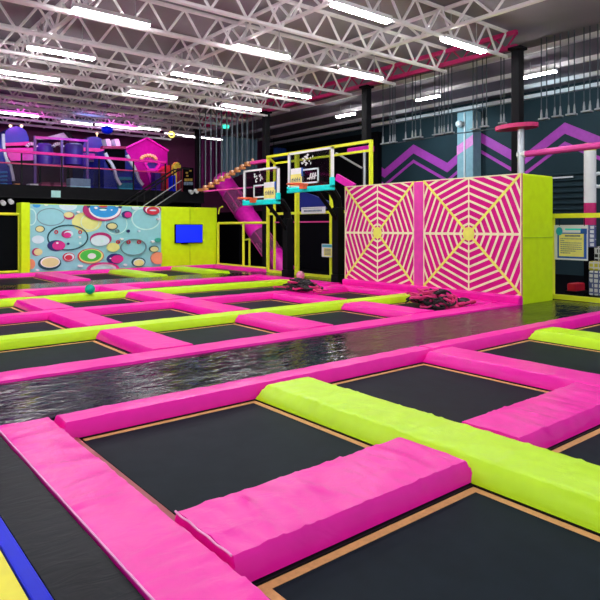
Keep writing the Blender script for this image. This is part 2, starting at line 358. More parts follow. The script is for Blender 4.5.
# ================================================================ FLOOR PADS
T = 0.125
def pad(name, axis, c0, c1, l0, l1, mat, label, group=None, z=0.0, ch=(0.045, 0.045), ends=(0.04, 0.04), seed=0, step=0.06, cat='safety pad', amp=0.006, crease=0.0):
    """soft pad: cross-section swept along its length; axis 'u' or 'v' = length direction; ch = chamfer on low / high side"""
    prof = [(c0, -T), (c0+ch[0]*.1, -T*.72), (c0+ch[0]*.5, -T*.36), (c0+ch[0]*.86, -T*.06), (c0+ch[0], 0)]
    n = max(3, int((c1-c0-ch[0]-ch[1])/max(step, .05)))
    for i in range(1, n): prof.append((c0+ch[0]+(c1-c0-ch[0]-ch[1])*i/n, 0.004*math.sin(math.pi*i/n)))
    prof += [(c1-ch[1], 0), (c1-ch[1]*.86, -T*.06), (c1-ch[1]*.5, -T*.36), (c1-ch[1]*.1, -T*.72), (c1, -T)]
    L = l1-l0; m = max(4, int(L/step))
    ls = [(l0, .85), (l0+ends[0]*.5, .36), (l0+ends[0]*.86, .06)] + [(l0+ends[0]+(L-sum(ends))*i/m, 0) for i in range(m+1)] + [(l1-ends[1]*.86, .06), (l1-ends[1]*.5, .36), (l1, .85)]
    vs = []; fs = []; np_ = len(prof)
    for (l, drop) in ls:
        for (c, h) in prof:
            zz_ = min(h, -T*drop) if drop else h
            u, v = (l, c) if axis == 'u' else (c, l)
            if h > -T*.7:
                k = noise.noise(Vector((u*4.5+seed, v*4.5, 3.1+seed)))*amp + noise.noise(Vector((u*11, v*11+seed, 9.7)))*amp*.45
                w1 = (l*7 + c*2.5) if crease else 0
                if crease:
                    rg = 1-abs(noise.noise(Vector((l*5.5+seed*3, c*1.6+l*1.2, 7.7)))); rg2 = 1-abs(noise.noise(Vector((l*9+c*4+seed, c*3.5-l*2, 2.2))))
                    k += crease*(max(0, rg-.8)*5)**2 + crease*.6*(max(0, rg2-.85)*6.6)**2
                zz_ += k
                du = noise.noise(Vector((u*6, v*6, 20+seed)))*amp*.8
            else: du = 0
            vs.append((u+(du if axis == 'v' else 0), v+(du if axis == 'u' else 0), z+zz_))
    for i in range(len(ls)-1):
        for k in range(np_-1): fs.append((i*np_+k, i*np_+k+1, (i+1)*np_+k+1, (i+1)*np_+k))
        fs.append((i*np_+np_-1, i*np_, (i+1)*np_, (i+1)*np_+np_-1))
    fs.append(tuple(range(np_))[::-1]); fs.append(tuple((len(ls)-1)*np_+k for k in range(np_)))
    b = MB(); b.add(vs, fs, 0, True); o = b.build(name, mat)
    tag(o, label, cat, group)
    # under-pad carcass keeps the pad from floating
    return o
def trampoline(u0, u1, v0, v1, label, group='trampolines', web=.055, red=False):
    t = thing('trampoline', ((u0+u1)/2, (v0+v1)/2, FZ), label, 'trampoline', group)
    e = .10
    b = MB()
    for (a, c) in (((u0-e, v0-e), (u0-.005, v1+e)), ((u1+.005, v0-e), (u1+e, v1+e)), ((u0-.005, v0-e), (u1+.005, v0-.005)), ((u0-.005, v1+.005), (u1+.005, v1+e))):
        b.box((a[0], a[1], FZ), (c[0], c[1], -T-.004))
    b.build('frame', 'steel_dark', t)
    b = MB(); zw = -T-.012
    if not red: b.box((u0, v0, zw-.008), (u0+web, v1, zw))
    b.box((u1-web, v0, zw-.008), (u1, v1, zw))
    b.box((u0+web, v0, zw-.008), (u1-web, v0+web, zw)); b.box((u0+web, v1-web, zw-.008), (u1-web, v1, zw))
    b.build('webbing_border', 'webbing', t)
    if red:
        m_ = MB(); m_.box((u0-.09, v0, -T-.003), (u0+.012, v1, -T+.012)); m_.build('shaded_pad_edge', 'shaded_edge', t)['label'] = 'red brown pad edge strip with shade in its colour'  # strip for the pad edge in shadow, shade painted as red brown
    b = MB(); n, m = 12, 12; vs = []; fs = []
    for i in range(n+1):
        for j in range(m+1):
            fu, fv = i/n, j/m; sag = -.018*math.sin(math.pi*fu)*math.sin(math.pi*fv)
            vs.append((u0+web*.8+(u1-u0-web*1.6)*fu, v0+web*.8+(v1-v0-web*1.6)*fv, zw-.002+sag))
    for i in range(n):
        for j in range(m): fs.append((i*(m+1)+j, (i+1)*(m+1)+j, (i+1)*(m+1)+j+1, i*(m+1)+j+1))
    b.add(vs, fs, 0, True); b.build('jump_mat', 'mat', t)
    return t

# near field
pad('safety_pad', 'v', 1.08, 1.50, 0.2, 5.10, 'pink', 'long pink pad at the bottom left between black vinyl and nearest trampoline', seed=1, ch=(.012, .03), step=.03, amp=.004, crease=.010)
pad('safety_pad', 'u', 4.79, 5.10, 1.505, 6.10, 'pink', 'pink border pad along the black runway behind the nearest two trampolines', seed=2, ch=(.06, .02), step=.04, crease=.004)
pad('safety_pad', 'u', 4.79, 5.10, 6.105, 12.4, 'pink', 'pink border pad along the black runway at the right edge', seed=3, ch=(.07, .02))
pad('safety_pad', 'u', 2.325, 2.955, 1.505, 3.38, 'pink', 'big pink pad in the foreground between the two nearest trampolines', seed=4, ch=(.05, .02), ends=(.02, .04), step=.03, z=.004, amp=.006, crease=.012)
pad('safety_pad', 'v', 3.33, 3.985, -0.4, 4.785, 'lime', 'long lime green pad in the foreground crossing to the bottom right', seed=5, ch=(.12, .03), ends=(.02, .05), step=.035, amp=.005, crease=.010)
pad('safety_pad', 'u', 2.325, 2.90, 3.97, 5.87, 'pink', 'pink pad right of the foreground lime pad, reaching the right edge', seed=6, ch=(.06, .03), ends=(.03, .02), z=.003, step=.04, crease=.010)
pad('safety_pad', 'v', 5.85, 6.43, 0.5, 4.785, 'pink', 'pink pad crossing away from the viewer at right, beyond the foreground lime pad', seed=8, ch=(.09, .03), ends=(.02, .03), z=.001)
pad('safety_pad', 'u', 2.325, 2.90, 6.44, 8.30, 'pink', 'pink pad beyond the right edge between two right hand trampolines', seed=9)
pad('safety_pad', 'v', 8.28, 8.93, 1.0, 4.785, 'lime', 'short lime green pad at the right edge by the black runway', seed=10, ch=(.12, .03), ends=(.02, .06), step=.06)
np_ = [o for o in bpy.data.objects if o.get('label', '').startswith('long pink pad at the bottom left')][0]
b = MB(); b.tube([(1.088, .25+.15*k, .004) for k in range(33)], .006, 6); b.build('piping', plain('pale_pink_piping', (.85, .35, .62), .4), np_)
np_ = [o for o in bpy.data.objects if o.get('label', '').startswith('big pink pad')][0]
b = MB(); b.tube([(1.512, 2.37+.02*k, .012+.003*math.sin(k*.7)) for k in range(29)], .006, 6); b.build('piping', 'pale_pink_piping' if 'pale_pink_piping' in M else bpy.data.materials['pale_pink_piping'], np_)
trampoline(1.60, 3.32, 2.99, 4.78, 'black trampoline bed in the left foreground, framed by pink pads and the lime pad', red=True)
trampoline(1.60, 3.32, 0.45, 2.30, 'black trampoline bed at the bottom centre in front of the big pink pad')
trampoline(4.02, 5.84, 2.93, 4.77, 'black trampoline bed behind the foreground lime pad, centre right')
trampoline(4.02, 5.84, 0.45, 2.30, 'black trampoline corner at the right edge beside the foreground lime pad')
trampoline(6.48, 8.27, 2.93, 4.77, 'black trampoline bed at right between the pink crossing pad and short lime pad')
trampoline(9.00, 10.75, 2.93, 4.77, 'sliver of black trampoline at the right edge beyond the short lime pad')

# black vinyl runways
def mat_slab(name, polys, z, mat, label, cat='floor mat', n=1):
    b = MB()
    for (u0, u1, v0, v1) in polys:
        nu = max(1, int((u1-u0)/.12)); nv = max(1, int((v1-v0)/.12)); vs = []; fs = []
        for i in range(nu+1):
            for j in range(nv+1):
                u = u0+(u1-u0)*i/nu; v = v0+(v1-v0)*j/nv
                k = (noise.noise(Vector((u*1.7, v*2.8, .5)))*.006 + noise.noise(Vector((u*4, v*6.5, 4.5)))*.0025)
                vs.append((u, v, z+k))
        q = len(vs)
        vs += [(u0, v0, FZ), (u1, v0, FZ), (u1, v1, FZ), (u0, v1, FZ)]
        for i in range(nu):
            for j in range(nv): fs.append((i*(nv+1)+j, (i+1)*(nv+1)+j, (i+1)*(nv+1)+j+1, i*(nv+1)+j+1))
        low = [i*(nv+1) for i in range(nu+1)]; hi = [i*(nv+1)+nv for i in range(nu+1)]; lf = list(range(nv+1)); rt = [nu*(nv+1)+j for j in range(nv+1)]
        fs += [tuple([q, q+1]+low[::-1]), tuple([q+1, q+2]+rt[::-1]), tuple([q+3]+hi+[q+2])[::-1], tuple([q, q+3]+lf[::-1])[::-1], (q+3, q+2, q+1, q)]
        b.add(vs, fs, 0, True)
    return tag(b.build(name, mat), label, cat)
mat_slab('vinyl_runway', [(-3.0, 12.42, 5.105, 6.525)], -.022, 'runway', 'glossy black vinyl runway crossing between the pink border pads')
mat_slab('vinyl_mat', [(0.78, 1.075, 0.2, 5.10)], -.010, 'vinyl_dull', 'black wrinkled vinyl strip at the bottom left between blue strip and pink pad')
mat_slab('vinyl_runway', [(-1.0, 11.0, 15.93, 17.8)], -.045, 'runway', 'glossy black vinyl runway far back before the bubble mural')
mat_slab('vinyl_deck', [(11.35, 13.05, 12.15, 16.5), (11.35, 12.62, 16.51, 17.8), (13.06, 13.35, 12.15, 15.95)], -.06, 'runway', 'glossy black vinyl floor under the tall yellow frame and hoops')
mat_slab('vinyl_deck', [(12.43, 15.2, -1.0, 6.525)], -.05, 'runway', 'black vinyl floor in front of the right yellow frame')
b = MB(); b.bbox((.70, .2, FZ), (.775, 5.1, -.002), .01); tag(b.build('floor_strip', 'blue'), 'narrow blue floor strip in the bottom left corner', 'floor strip')
b = MB(); b.bbox((.2, .2, FZ), (.695, 5.1, -.004), .01); tag(b.build('floor_mat', 'yellow'), 'yellow floor mat in the bottom left corner', 'floor mat')

# far field strips
pad('safety_pad', 'u', 6.53, 7.00, -1.0, 11.04, 'pink', 'long pink border pad along the far side of the near black runway', seed=11, ch=(.03, .03), step=.08)
pad('safety_pad', 'u', 8.85, 9.33, -1.0, 10.85, 'lime', 'nearer long lime strip crossing the trampoline field', seed=12, ch=(.06, .03), step=.08)
pad('safety_pad', 'u', 11.22, 11.65, -1.0, 10.72, 'pink', 'pink strip crossing between the two long lime strips', seed=13, ch=(.05, .03), step=.08)
pad('safety_pad', 'u', 13.62, 14.12, -1.0, 10.95, 'lime', 'farther long lime strip crossing the trampoline field', seed=14, ch=(.06, .03), step=.1)
pad('safety_pad', 'u', 15.35, 15.92, -1.0, 10.72, 'pink', 'farthest long pink strip along the back black runway', seed=15, ch=(.05, .03), step=.1)
COLS = [(0.78, 1.40), (3.26, 3.90), (5.72, 6.40), (8.26, 8.92), (10.74, 11.30)]
cn = ['far left', 'left', 'middle', 'right', 'far right']
rows = [(7.01, 8.85, 'in the row before the nearer lime strip', [0,1,2,3]),
        (9.34, 11.22, 'in the row just beyond the nearer lime strip', [0,1,2,3]),
        (11.66, 13.62, 'in the row just before the farther lime strip', [0,1,2]),
        (14.13, 15.35, 'in the row just beyond the farther lime strip', [0,1,2])]
k = 20
for (a, c, rl, cs) in rows:
    for i in cs:
        k += 1
        pad('safety_pad', 'v', COLS[i][0], COLS[i][1], a-.02, c+.02, 'pink', f'pink cross pad {rl}, {cn[i]} one', 'pink cross pads', seed=k, ch=(.06, .03), ends=(.02, .05), step=.08, z=.006)
    edges = [COLS[i] for i in cs] + [COLS[4]]
    for i in range(len(edges)-1):
        trampoline(edges[i][1]+.03, edges[i+1][0]-.03, a+.03, c-.03, f'trampoline {rl}, {ORD[i]} from left', 'field trampolines')
pad('safety_pad', 'v', 10.74, 11.05, 7.01, 8.84, 'pink', 'pink pad at the foot of the spider web wall beside the strap pile', seed=60, ends=(.02, .03), step=.08)
pad('safety_pad', 'v', 10.74, 11.33, 12.08, 15.92, 'pink', 'pink side pad beneath the basketball hoops', seed=61, ends=(.02, .03), step=.08, z=.004)
pad('safety_pad', 'v', 10.74, 11.05, 9.35, 12.06, 'pink', 'pink side pad between the hoops and the spider web wall', seed=62, ends=(.02, .03), step=.08, z=.004)
# back row in front of the mural
for (i, mat, nm) in ((1, 'pink', 'pink pad before the mural, left of the two lime ones, nearer the left edge'), (2, 'pink', 'pink pad running up to the bubble mural'), (3, 'lime', 'lime pad running up to the bubble mural, left of two'), (4, 'lime', 'lime pad running up to the bubble mural, right of two')):
    pad('safety_pad', 'v', COLS[i][0], COLS[i][1]+.05, 17.84, 21.2, mat, nm, seed=70+i, step=.12)
for i in range(1, 4):
    trampoline(COLS[i][1]+.1, COLS[i+1][0]-.04, 17.9, 21.1, f'black trampoline at the foot of the bubble mural, {ORD[i-1]} from the left', 'mural trampolines')
trampoline(11.5, 12.6, 17.9, 21.1, 'black trampoline before the lime screen panel', 'mural trampolines')
pad('safety_pad', 'u', 21.25, 21.62, 4.5, 13.3, 'hotpink', 'deep pink foot pad along the bottom of the bubble mural', seed=81, step=.15)
fu = PU(217, 230, PV(217, 230, V0m).x).x if False else PV(217, 230, 21.75).x-.05
pad('safety_pad', 'v', fu-.50, fu-.07, 16.6, 21.2, 'pink', 'pink pad along the foot of the low yellow fence', seed=82, step=.15)

# ================================================================ SPIDER WEB WALL
BU0, BV0, BZ = 11.20, 6.60, 2.65
BV1 = PU(345.5, 230, BU0).y; BU1 = BV0*ray(553)[0]/ray(553)[1]
sw = thing('spider_web_wall', (11.7, 9.3, FZ), 'big magenta foam wall with two cream spider webs and lime green end', 'foam wall')
b = MB(); b.bbox((BU0+.02, BV0, FZ), (BU1, BV1, BZ), .03); b.build('core', 'limepanel', sw)
b = MB(); b.bar((BU0+.3, BV0-.004, 1.33), (BU1-.02, BV0-.004, 1.33), .012, .012); b.bar((BU0+.3, BV0-.004, 1.33), (BU0+.05, BV0-.004, 1.33), .012, .012); b.build('seam', plain('lime_seam', (.30, .48, .01), .6), sw)
b = MB(); b.bbox((BU0-.14, BV0-.02, -.115), (BU0+.02, BV1, .15), .04); b.build('skirt', 'hotpink', sw)
va = PU(415, 200, BU0).y; vb = PU(424, 200, BU0).y
b = MB(); b.bbox((BU0-.05, vb, .15), (BU0+.02, va, BZ-.02), .02); b.build('divider', plain('divider_pink', (.80, .05, .42), .4), sw)
def clip(poly, x0, x1, y0, y1):
    def half(P, ins, inter):
        out = []
        for i in range(len(P)):
            a, c = P[i-1], P[i]
            if ins(c):
                if not ins(a): out.append(inter(a, c))
                out.append(c)
            elif ins(a): out.append(inter(a, c))
        return out
    for ax, val, sgn in ((0, x0, 1), (0, x1, -1), (1, y0, 1), (1, y1, -1)):
        def ins(p, ax=ax, val=val, sgn=sgn): return sgn*(p[ax]-val) >= 0
        def inter(a, c, ax=ax, val=val): 
            t = (val-a[ax])/(c[ax]-a[ax]); return (a[0]+(c[0]-a[0])*t, a[1]+(c[1]-a[1])*t)
        if not poly: return poly
        poly = half(poly, ins, inter)
    return poly
def web_panel(vlo, vhi, zlo, zhi, parent):
    b = MB(); U = BU0
    b.box((U-.02, vlo, zlo), (U+.02, vhi, zhi), 0)
    cx, cz = (vlo+vhi)/2, (zlo+zhi)/2; hx, hz = (vhi-vlo)/2, (zhi-zlo)/2
    def put(poly, d, mi):
        q = clip(poly, vlo, vhi, zlo, zhi)
        if len(q) > 2: b.prism([(U-.02-d, y, z) for y, z in q], (d+.001, 0, 0), mi)
    def line(a, c, w, d, mi):
        dx, dz = c[0]-a[0], c[1]-a[1]; L = math.hypot(dx, dz) or 1; nx, nz = -dz/L*w/2, dx/L*w/2
        put([(a[0]+nx, a[1]+nz), (c[0]+nx, c[1]+nz), (c[0]-nx, c[1]-nz), (a[0]-nx, a[1]-nz)], d, mi)
    s = [(math.cos(math.pi/4*k), math.sin(math.pi/4*k)) for k in range(8)]
    for n in range(1, 16):
        r = .05+.134*n
        pts = [(cx+hx*r*q[0]*(1.0 if i % 2 == 0 else 1.0), cz+hz*r*q[1]) for i, q in enumerate(s)]
        for i in range(8): line(pts[i], pts[(i+1) % 8], .048, .006, 1)
    for k in (0, 2, 4, 6): line((cx, cz), (cx+hx*1.6*s[k][0], cz+hz*1.6*s[k][1]), .03 if k in (2, 6) else .055, .009, 1)
    for sx in (-1, 1):
        for sz in (-1, 1): line((cx, cz), (cx+hx*sx, cz+hz*sz), .055, .011, 2)
    for e in (((vlo, zlo), (vlo, zhi)), ((vhi, zlo), (vhi, zhi)), ((vlo, zhi), (vhi, zhi))): line(e[0], e[1], .05, .008, 1)
    put([(cx+.15*math.cos(t*math.pi/8), cz+.15*math.sin(t*math.pi/8)) for t in range(16)], .014, 2)
    b.build('web_panel', ['web', 'cream', 'webyellow'], parent)
web_panel(va, BV1, .15, BZ, sw); web_panel(BV0, vb, .15, BZ, sw)

# ================================================================ BUBBLE MURAL WALL
V0 = 21.75
bw = thing('mural_wall', (9.8, V0+.4, FZ), 'lime green wall with a turquoise mural of coloured bubbles and a screen end', 'mural wall')
pL, pl2, pr, pR = PV(21, 230, V0).x, PV(30, 230, V0).x, PV(161, 230, V0).x, PV(217, 230, V0).x
zt = PV(30, 203.5, V0).z
b = MB(); b.bbox((pL+.2, V0, FZ), (pR, V0+.7, zt), .03); b.build('body', 'limepanel', bw)
zb = 0.0
b = MB(); Y = V0-.006
b.box((pl2, V0-.006, zb), (pr, V0+.01, zt-.02), 0)
mm = ['b_bg','b_blue','b_pale','b_yel','b_sand','b_mag','b_navy','b_pink','b_red','b_green','b_dkteal','b_orange','b_lt','b_grey','b_gr2','white']
ix = {n: i for i, n in enumerate(mm)}
lay = [0]
def disc(x, y, rx, ry, m):
    """ellipse at picture-survey position converted to wall metres"""
    lay[0] += 1; d = .002+.0012*lay[0]
    c = PV(x, y, V0); a = (PV(x+rx, y, V0).x-PV(x-rx, y, V0).x)/2; h = ry*(PV(x, y-1, V0).z-c.z)
    q = clip([(c.x+a*math.cos(t*math.pi/16), c.z+h*math.sin(t*math.pi/16)) for t in range(32)], pl2, pr, zb, zt-.02)
    if len(q) > 2: b.prism([(xx, Y-d, z) for xx, z in q], (0, d+.003, 0), ix[m])
def ring(x, y, rx, ry, m, w=.035):
    lay[0] += 1; d = .002+.0012*lay[0]
    c = PV(x, y, V0); a = (PV(x+rx, y, V0).x-PV(x-rx, y, V0).x)/2; h = ry*(PV(x, y-1, V0).z-c.z); n = 32
    for t in range(n):
        q = []
        for (s_, tt) in ((1, t), (1, t+1), (-1, t+1), (-1, t)):
            an = 2*math.pi*tt/n; q.append((c.x+(a+s_*w/2)*math.cos(an), c.z+(h+s_*w/2)*math.sin(an)))
        q = clip(q, pl2, pr, zb, zt-.02)
        if len(q) > 2: b.prism([(xx, Y-d, z) for xx, z in q], (0, d+.003, 0), ix[m])
# x,y surveyed from the photograph
disc(87, 222, 15, 10, 'b_yel'); ring(51, 217, 14, 8.5, 'b_grey'); ring(31, 217, 5, 8, 'b_lt'); ring(146, 218.5, 14, 11, 'b_lt', .05); ring(116, 224, 11, 10, 'b_lt', .03); ring(90, 222, 9, 8, 'b_lt', .02)
disc(36.5, 205, 4, 2.6, 'b_blue'); disc(68, 206, 9, 4.5, 'b_pale'); disc(46, 204.5, 2.2, 1.4, 'white')
disc(69, 215.7, 5.4, 4, 'b_mag'); disc(68.5, 214.8, 4.8, 2.8, 'b_sand')
disc(40, 229, 4.8, 3.4, 'b_dkteal'); disc(39.7, 229, 4, 2.8, 'b_sand')
disc(38, 239.5, 6.2, 4, 'b_pale'); disc(36.5, 252, 4.6, 4, 'b_mag'); disc(38, 252, 4.3, 3.4, 'b_sand')
disc(31, 264, 4, 5, 'b_orange')
ring(68, 237.5, 20, 12.4, 'b_dkteal', .045)
disc(67, 234, 5.6, 4, 'b_mag'); disc(68.3, 234, 4.6, 3.2, 'b_pale'); disc(67, 235, 3.8, 2.6, 'b_pink')
disc(56, 245.5, 8.8, 5.4, 'b_navy'); disc(58.5, 245.5, 6.5, 4.6, 'b_pink'); disc(57, 243, 1.2, .9, 'white')
ring(56, 232, 1.4, 1.5, 'b_red', .03); ring(80, 232, 1.4, 1.5, 'b_red', .03); disc(68, 243.7, 1.3, 1.2, 'b_navy'); disc(79.5, 237, 1.3, 1.1, 'white'); disc(80, 243.3, 1.3, 1.2, 'b_lt')
disc(49.5, 263, 11.5, 7, 'b_dkteal'); disc(50, 262, 9.8, 5.6, 'white'); disc(50, 262.4, 8.6, 4.6, 'b_sand')
disc(68.5, 257, 6, 4.4, 'b_red'); disc(68.8, 257, 5.0, 3.6, 'b_pale'); disc(68.3, 257.5, 3.8, 2.6, 'b_red')
disc(90.5, 256, 13, 7.6, 'b_red'); disc(90.8, 256, 12, 7, 'b_yel'); disc(90.3, 255.6, 10.6, 6, 'b_green'); disc(91.3, 256, 4.2, 2.8, 'white')
disc(102, 210, 19, 11, 'b_mag'); disc(104.5, 209, 16, 10.4, 'white'); disc(103.8, 208, 14.4, 9.6, 'b_blue')
disc(102.5, 206.5, 4.6, .9, 'b_red'); disc(102.5, 208.3, 4.3, .7, 'b_dkteal'); disc(102.5, 209.8, 3.6, 1.0, 'b_lt')
disc(88, 206, 1.8, 2, 'b_navy'); disc(119.5, 206.5, 2, 2, 'b_navy'); disc(111, 210, .9, .7, 'white')
disc(100.5, 239, 10.6, 6.6, 'b_mag'); disc(99.6, 240.5, 9.4, 5.4, 'b_pale'); disc(101.5, 241, 1.4, 1.2, 'b_lt')
disc(126.5, 214.5, 5, 3.6, 'b_navy'); disc(127.3, 214.8, 3.6, 2.8, 'b_pink'); disc(134.5, 207.5, 3.6, 2.4, 'b_pale')
disc(111.5, 226.2, 5.6, 3.8, 'b_dkteal'); disc(111.3, 226.2, 4.8, 2.9, 'b_sand')
ring(117, 231, 1.6, 1.5, 'b_grey', .03); disc(127.8, 231, 1.5, 1.4, 'b_navy'); disc(138.5, 231, 1.2, 1.1, 'b_pale')
disc(112.5, 247.2, 6.2, 4.4, 'b_yel'); ring(133.3, 247, 12.5, 8, 'b_grey', .03)
for x in (117.5, 128, 138.5): ring(x, 242, 1.4, 1.5, 'b_red', .03)
disc(114.5, 258.7, 8, 5.2, 'b_navy'); disc(116.5, 259, 6.2, 4, 'b_pink'); disc(109.5, 258.3, .9, .7, 'white')
disc(138, 262, 6.6, 4.6, 'b_dkteal'); disc(138, 262.4, 5.6, 3.8, 'b_pale'); disc(138, 262.8, 5, 3.2, 'b_yel')
disc(153.3, 248.8, 4.6, 3.2, 'b_dkteal'); disc(153.3, 249.1, 4, 2.6, 'b_sand'); disc(157.3, 240, 2.8, 2.2, 'b_gr2')
disc(157, 258, 6.6, 6, 'b_orange')
disc(151.6, 209, 8.4, 5.6, 'b_mag'); disc(151.8, 210, 7.4, 4, 'b_pale'); disc(152, 210.8, 6.4, 4, 'b_red'); disc(151.8, 210.4, 3.4, .8, 'b_pale')
for (x, y) in ((79, 265.8), (124.6, 264.8), (77.5, 212), (37, 270), (80.5, 266), (121, 239), (152, 241.5), (157.3, 219), (95, 208), (116, 206)): disc(x, y, 1.6, 1.1, 'white')
b.build('bubble_mural', mm, bw)
b = MB(); b.bbox((pL-.02, V0-.10, FZ), (pl2-.02, V0+.55, zt+.03), .03); b.build('end_pad', 'limepanel', bw)
vlx = PV(190, 230, V0).x
b = MB(); b.bar((vlx, V0-.004, 0), (vlx, V0-.004, zt-.03), .012, .012); b.build('seam', plain('lime_seam_b', (.30, .48, .01), .6), bw)
# arched foot bubble at the base of the mural
c0 = PV(104, 271, V0-.15)
b = MB(); n = 20
for (r0, r1, mi, d) in ((1.0, .82, 0, .10), (.82, .62, 1, .07), (.62, .0, 2, .04)):
    P = [(c0.x+.60*r0*math.cos(math.pi*t/n), V0-.02-d, .0+.24*r0*math.sin(math.pi*t/n)) for t in range(n+1)]
    if r1 > 0: P += [(c0.x+.60*r1*math.cos(math.pi*t/n), V0-.02-d, .0+.24*r1*math.sin(math.pi*t/n)) for t in range(n, -1, -1)]
    b.prism(P, (0, d+.005, 0), mi)
b.build('arch_pad', ['b_pink', 'white', 'b_lt'], bw)
# screen
tv = thing('wall_screen', (PV(189, 233, V0).x, V0-.08, PV(189, 242, V0).z), 'lit blue screen hung on the lime panel beside the bubble mural', 'screen')
a, c = PV(176, 225, V0-.08), PV(202, 242, V0-.08)
b = MB(); b.bbox((a.x-.03, V0-.085, c.z-.03), (c.x+.03, V0-.004, a.z+.03), .01); b.build('bezel', 'black', tv)
b = MB(); b.box((a.x, V0-.09, c.z), (c.x, V0-.083, a.z)); b.build('display', 'screen', tv)
b = MB(); q = PV(185, 242.6, V0-.09); b.box((q.x-.14, V0-.1, q.z-.06), (q.x+.14, V0-.02, q.z)); b.build('sensor_bar', 'black', tv)

# ================================================================ YELLOW FRAMES
def pole(b, a, c, r=.05): return b.tube([a, c], r, 8)
# left frame beside mural
fr = thing('safety_fence', (3.0, V0+.2, FZ), 'yellow tube fence with black net left of the bubble mural', 'fence')
zt1 = PV(10, 214, V0+.2).z; xr = PV(19.5, 230, V0+.2).x
for u in (xr, xr-2.6, xr-5.2): b = MB(); pole(b, (u, V0+.2, FZ), (u, V0+.2, zt1)); b.build('post', 'yellow_steel', fr)
for z in (zt1, .02): b = MB(); pole(b, (xr-6, V0+.2, z), (xr, V0+.2, z)); b.build('rail', 'yellow_steel', fr)
b = MB(); b.box((xr-6, V0+.27, FZ), (xr-.05, V0+.29, zt1-.05)); b.build('net', 'net', fr)
# low fence right of the lime panel, running toward the hoops
UF = PV(217, 230, V0).x-.05
UG = 12.55
lf = thing('tube_fence', (UF, 19, FZ), 'low yellow tube fence with black backing right of the lime screen panel', 'fence')
zr = PU(240, 223, UF).z
va2, vb2 = PU(217, 230, UF).y-.1, PU(267, 230, UF).y
for x in (217.7, 243.5): b = MB(); v = min(PU(x, 230, UF).y, va2); pole(b, (UF, v, FZ), (UF, v, zr)); b.build('post', 'yellow_steel', lf)
for z in (zr, .0): b = MB(); pole(b, (UF, va2, z), (UF, vb2, z)); b.build('rail', 'yellow_steel', lf)
b = MB(); v = PU(249.5, 230, UF+.4).y; pole(b, (UF+.4, v, FZ), (UF+.4, v, PU(249, 239, UF+.4).z), .04); b.bar((UF, PU(244, 240, UF).y, PU(244, 240, UF).z), (UF+.4, v, PU(249, 239, UF+.4).z), .06); b.build('gate_stub', 'yellow_steel', lf)
b = MB(); p0 = PU(217, 216, UF); p1 = PU(222, 206, UF)
b.tube([(UF, va2-.02, PU(217, 214, UF).z), (UF, va2-.1, PU(219, 208, UF).z), (UF, va2-.35, PU(222, 206.5, UF).z)], .03, 6); b.build('brace', 'yellow_steel', lf)
bk = thing('black_partition', (15.6, 19, FZ), 'black padded partition behind the yellow frames and hoops', 'partition')
b = MB(); b.bbox((16.2, 12.3, FZ), (16.4, 27.5, 2.3), .02); b.build('panel', 'matte_black', bk)
b = MB(); b.bar((16.15, 13.4, 2.15), (16.15, 17.6, 1.7), .06); b.build('diagonal_trim', 'black', bk)
# tall gate frame
gf = thing('gate_frame', (UG, 13.5, FZ), 'tall yellow tube frame standing behind the two basketball hoops', 'frame')
px = [268, 297, 331.5, 371]
zt2 = PU(268, 157, UG).z
for i, x in enumerate(px):
    v = PU(x, 230, UG).y; b = MB(); b.bar((UG, v, -.052 if i else -.052), (UG, v, zt2+.04), (.085, .12, .095, .09)[i]); b.build('post', 'yellow_steel', gf)
vl, vr = PU(268, 230, UG).y, PU(371, 230, UG).y
for (z, x1) in ((zt2, 371), (PU(320, 212.5, UG).z, 371), (PU(300, 274, UG).z, 336)):
    b = MB(); b.bar((UG, vl, z), (UG, PU(x1, 230, UG).y, z), .085); b.build('rail', 'yellow_steel', gf)
U2 = UG+.7
v2 = PU(274.5, 230, U2).y; zt3 = PU(275, 163.5, U2).z
b = MB(); b.bar((U2, v2, -.052), (U2, v2, zt3+.04), .07); b.build('post', 'yellow_steel', gf)
b = MB(); b.bar((U2, v2, zt3), (U2, PU(372, 150, U2).y, zt3), .07); b.build('rail', 'yellow_steel', gf)
b = MB(); b.bar((UG, vl, zt2), (U2, v2, zt3), .07); b.build('cross_rail', 'yellow_steel', gf)
b = MB(); z = PU(300, 222, U2).z; b.bar((U2, v2, z), (U2, PU(334, 150, U2).y, z), .045); b.build('pink_rod', 'pinkbar', gf)
# boards on the tall frame
def sign(name, U, x0, x1, y0, y1, label, header, lines, skew=0.0, thick=.03, cols=('white', 'signblue', 'signyellow')):
    a = PU(x0, y0, U); c = PU(x1, y1, U); zt_, zb_ = (PU((x0+x1)/2, y0, U).z, PU((x0+x1)/2, y1, U).z)
    t = thing(name, (U, (a.y+c.y)/2, zb_), label, 'sign')
    va_, vb_ = c.y, a.y   # low v = right in the picture
    W, Hh = vb_-va_, zt_-zb_
    def rect(fx0, fx1, fy0, fy1, d):
        m = MB(); m.box((U-thick-d, vb_-W*fx1, zt_-Hh*fy1), (U-thick-d+.006, vb_-W*fx0, zt_-Hh*fy0)); return m
    m = MB(); m.box((U-thick, va_, zb_), (U, vb_, zt_)); m.build('board', cols[0], t)
    return t, rect
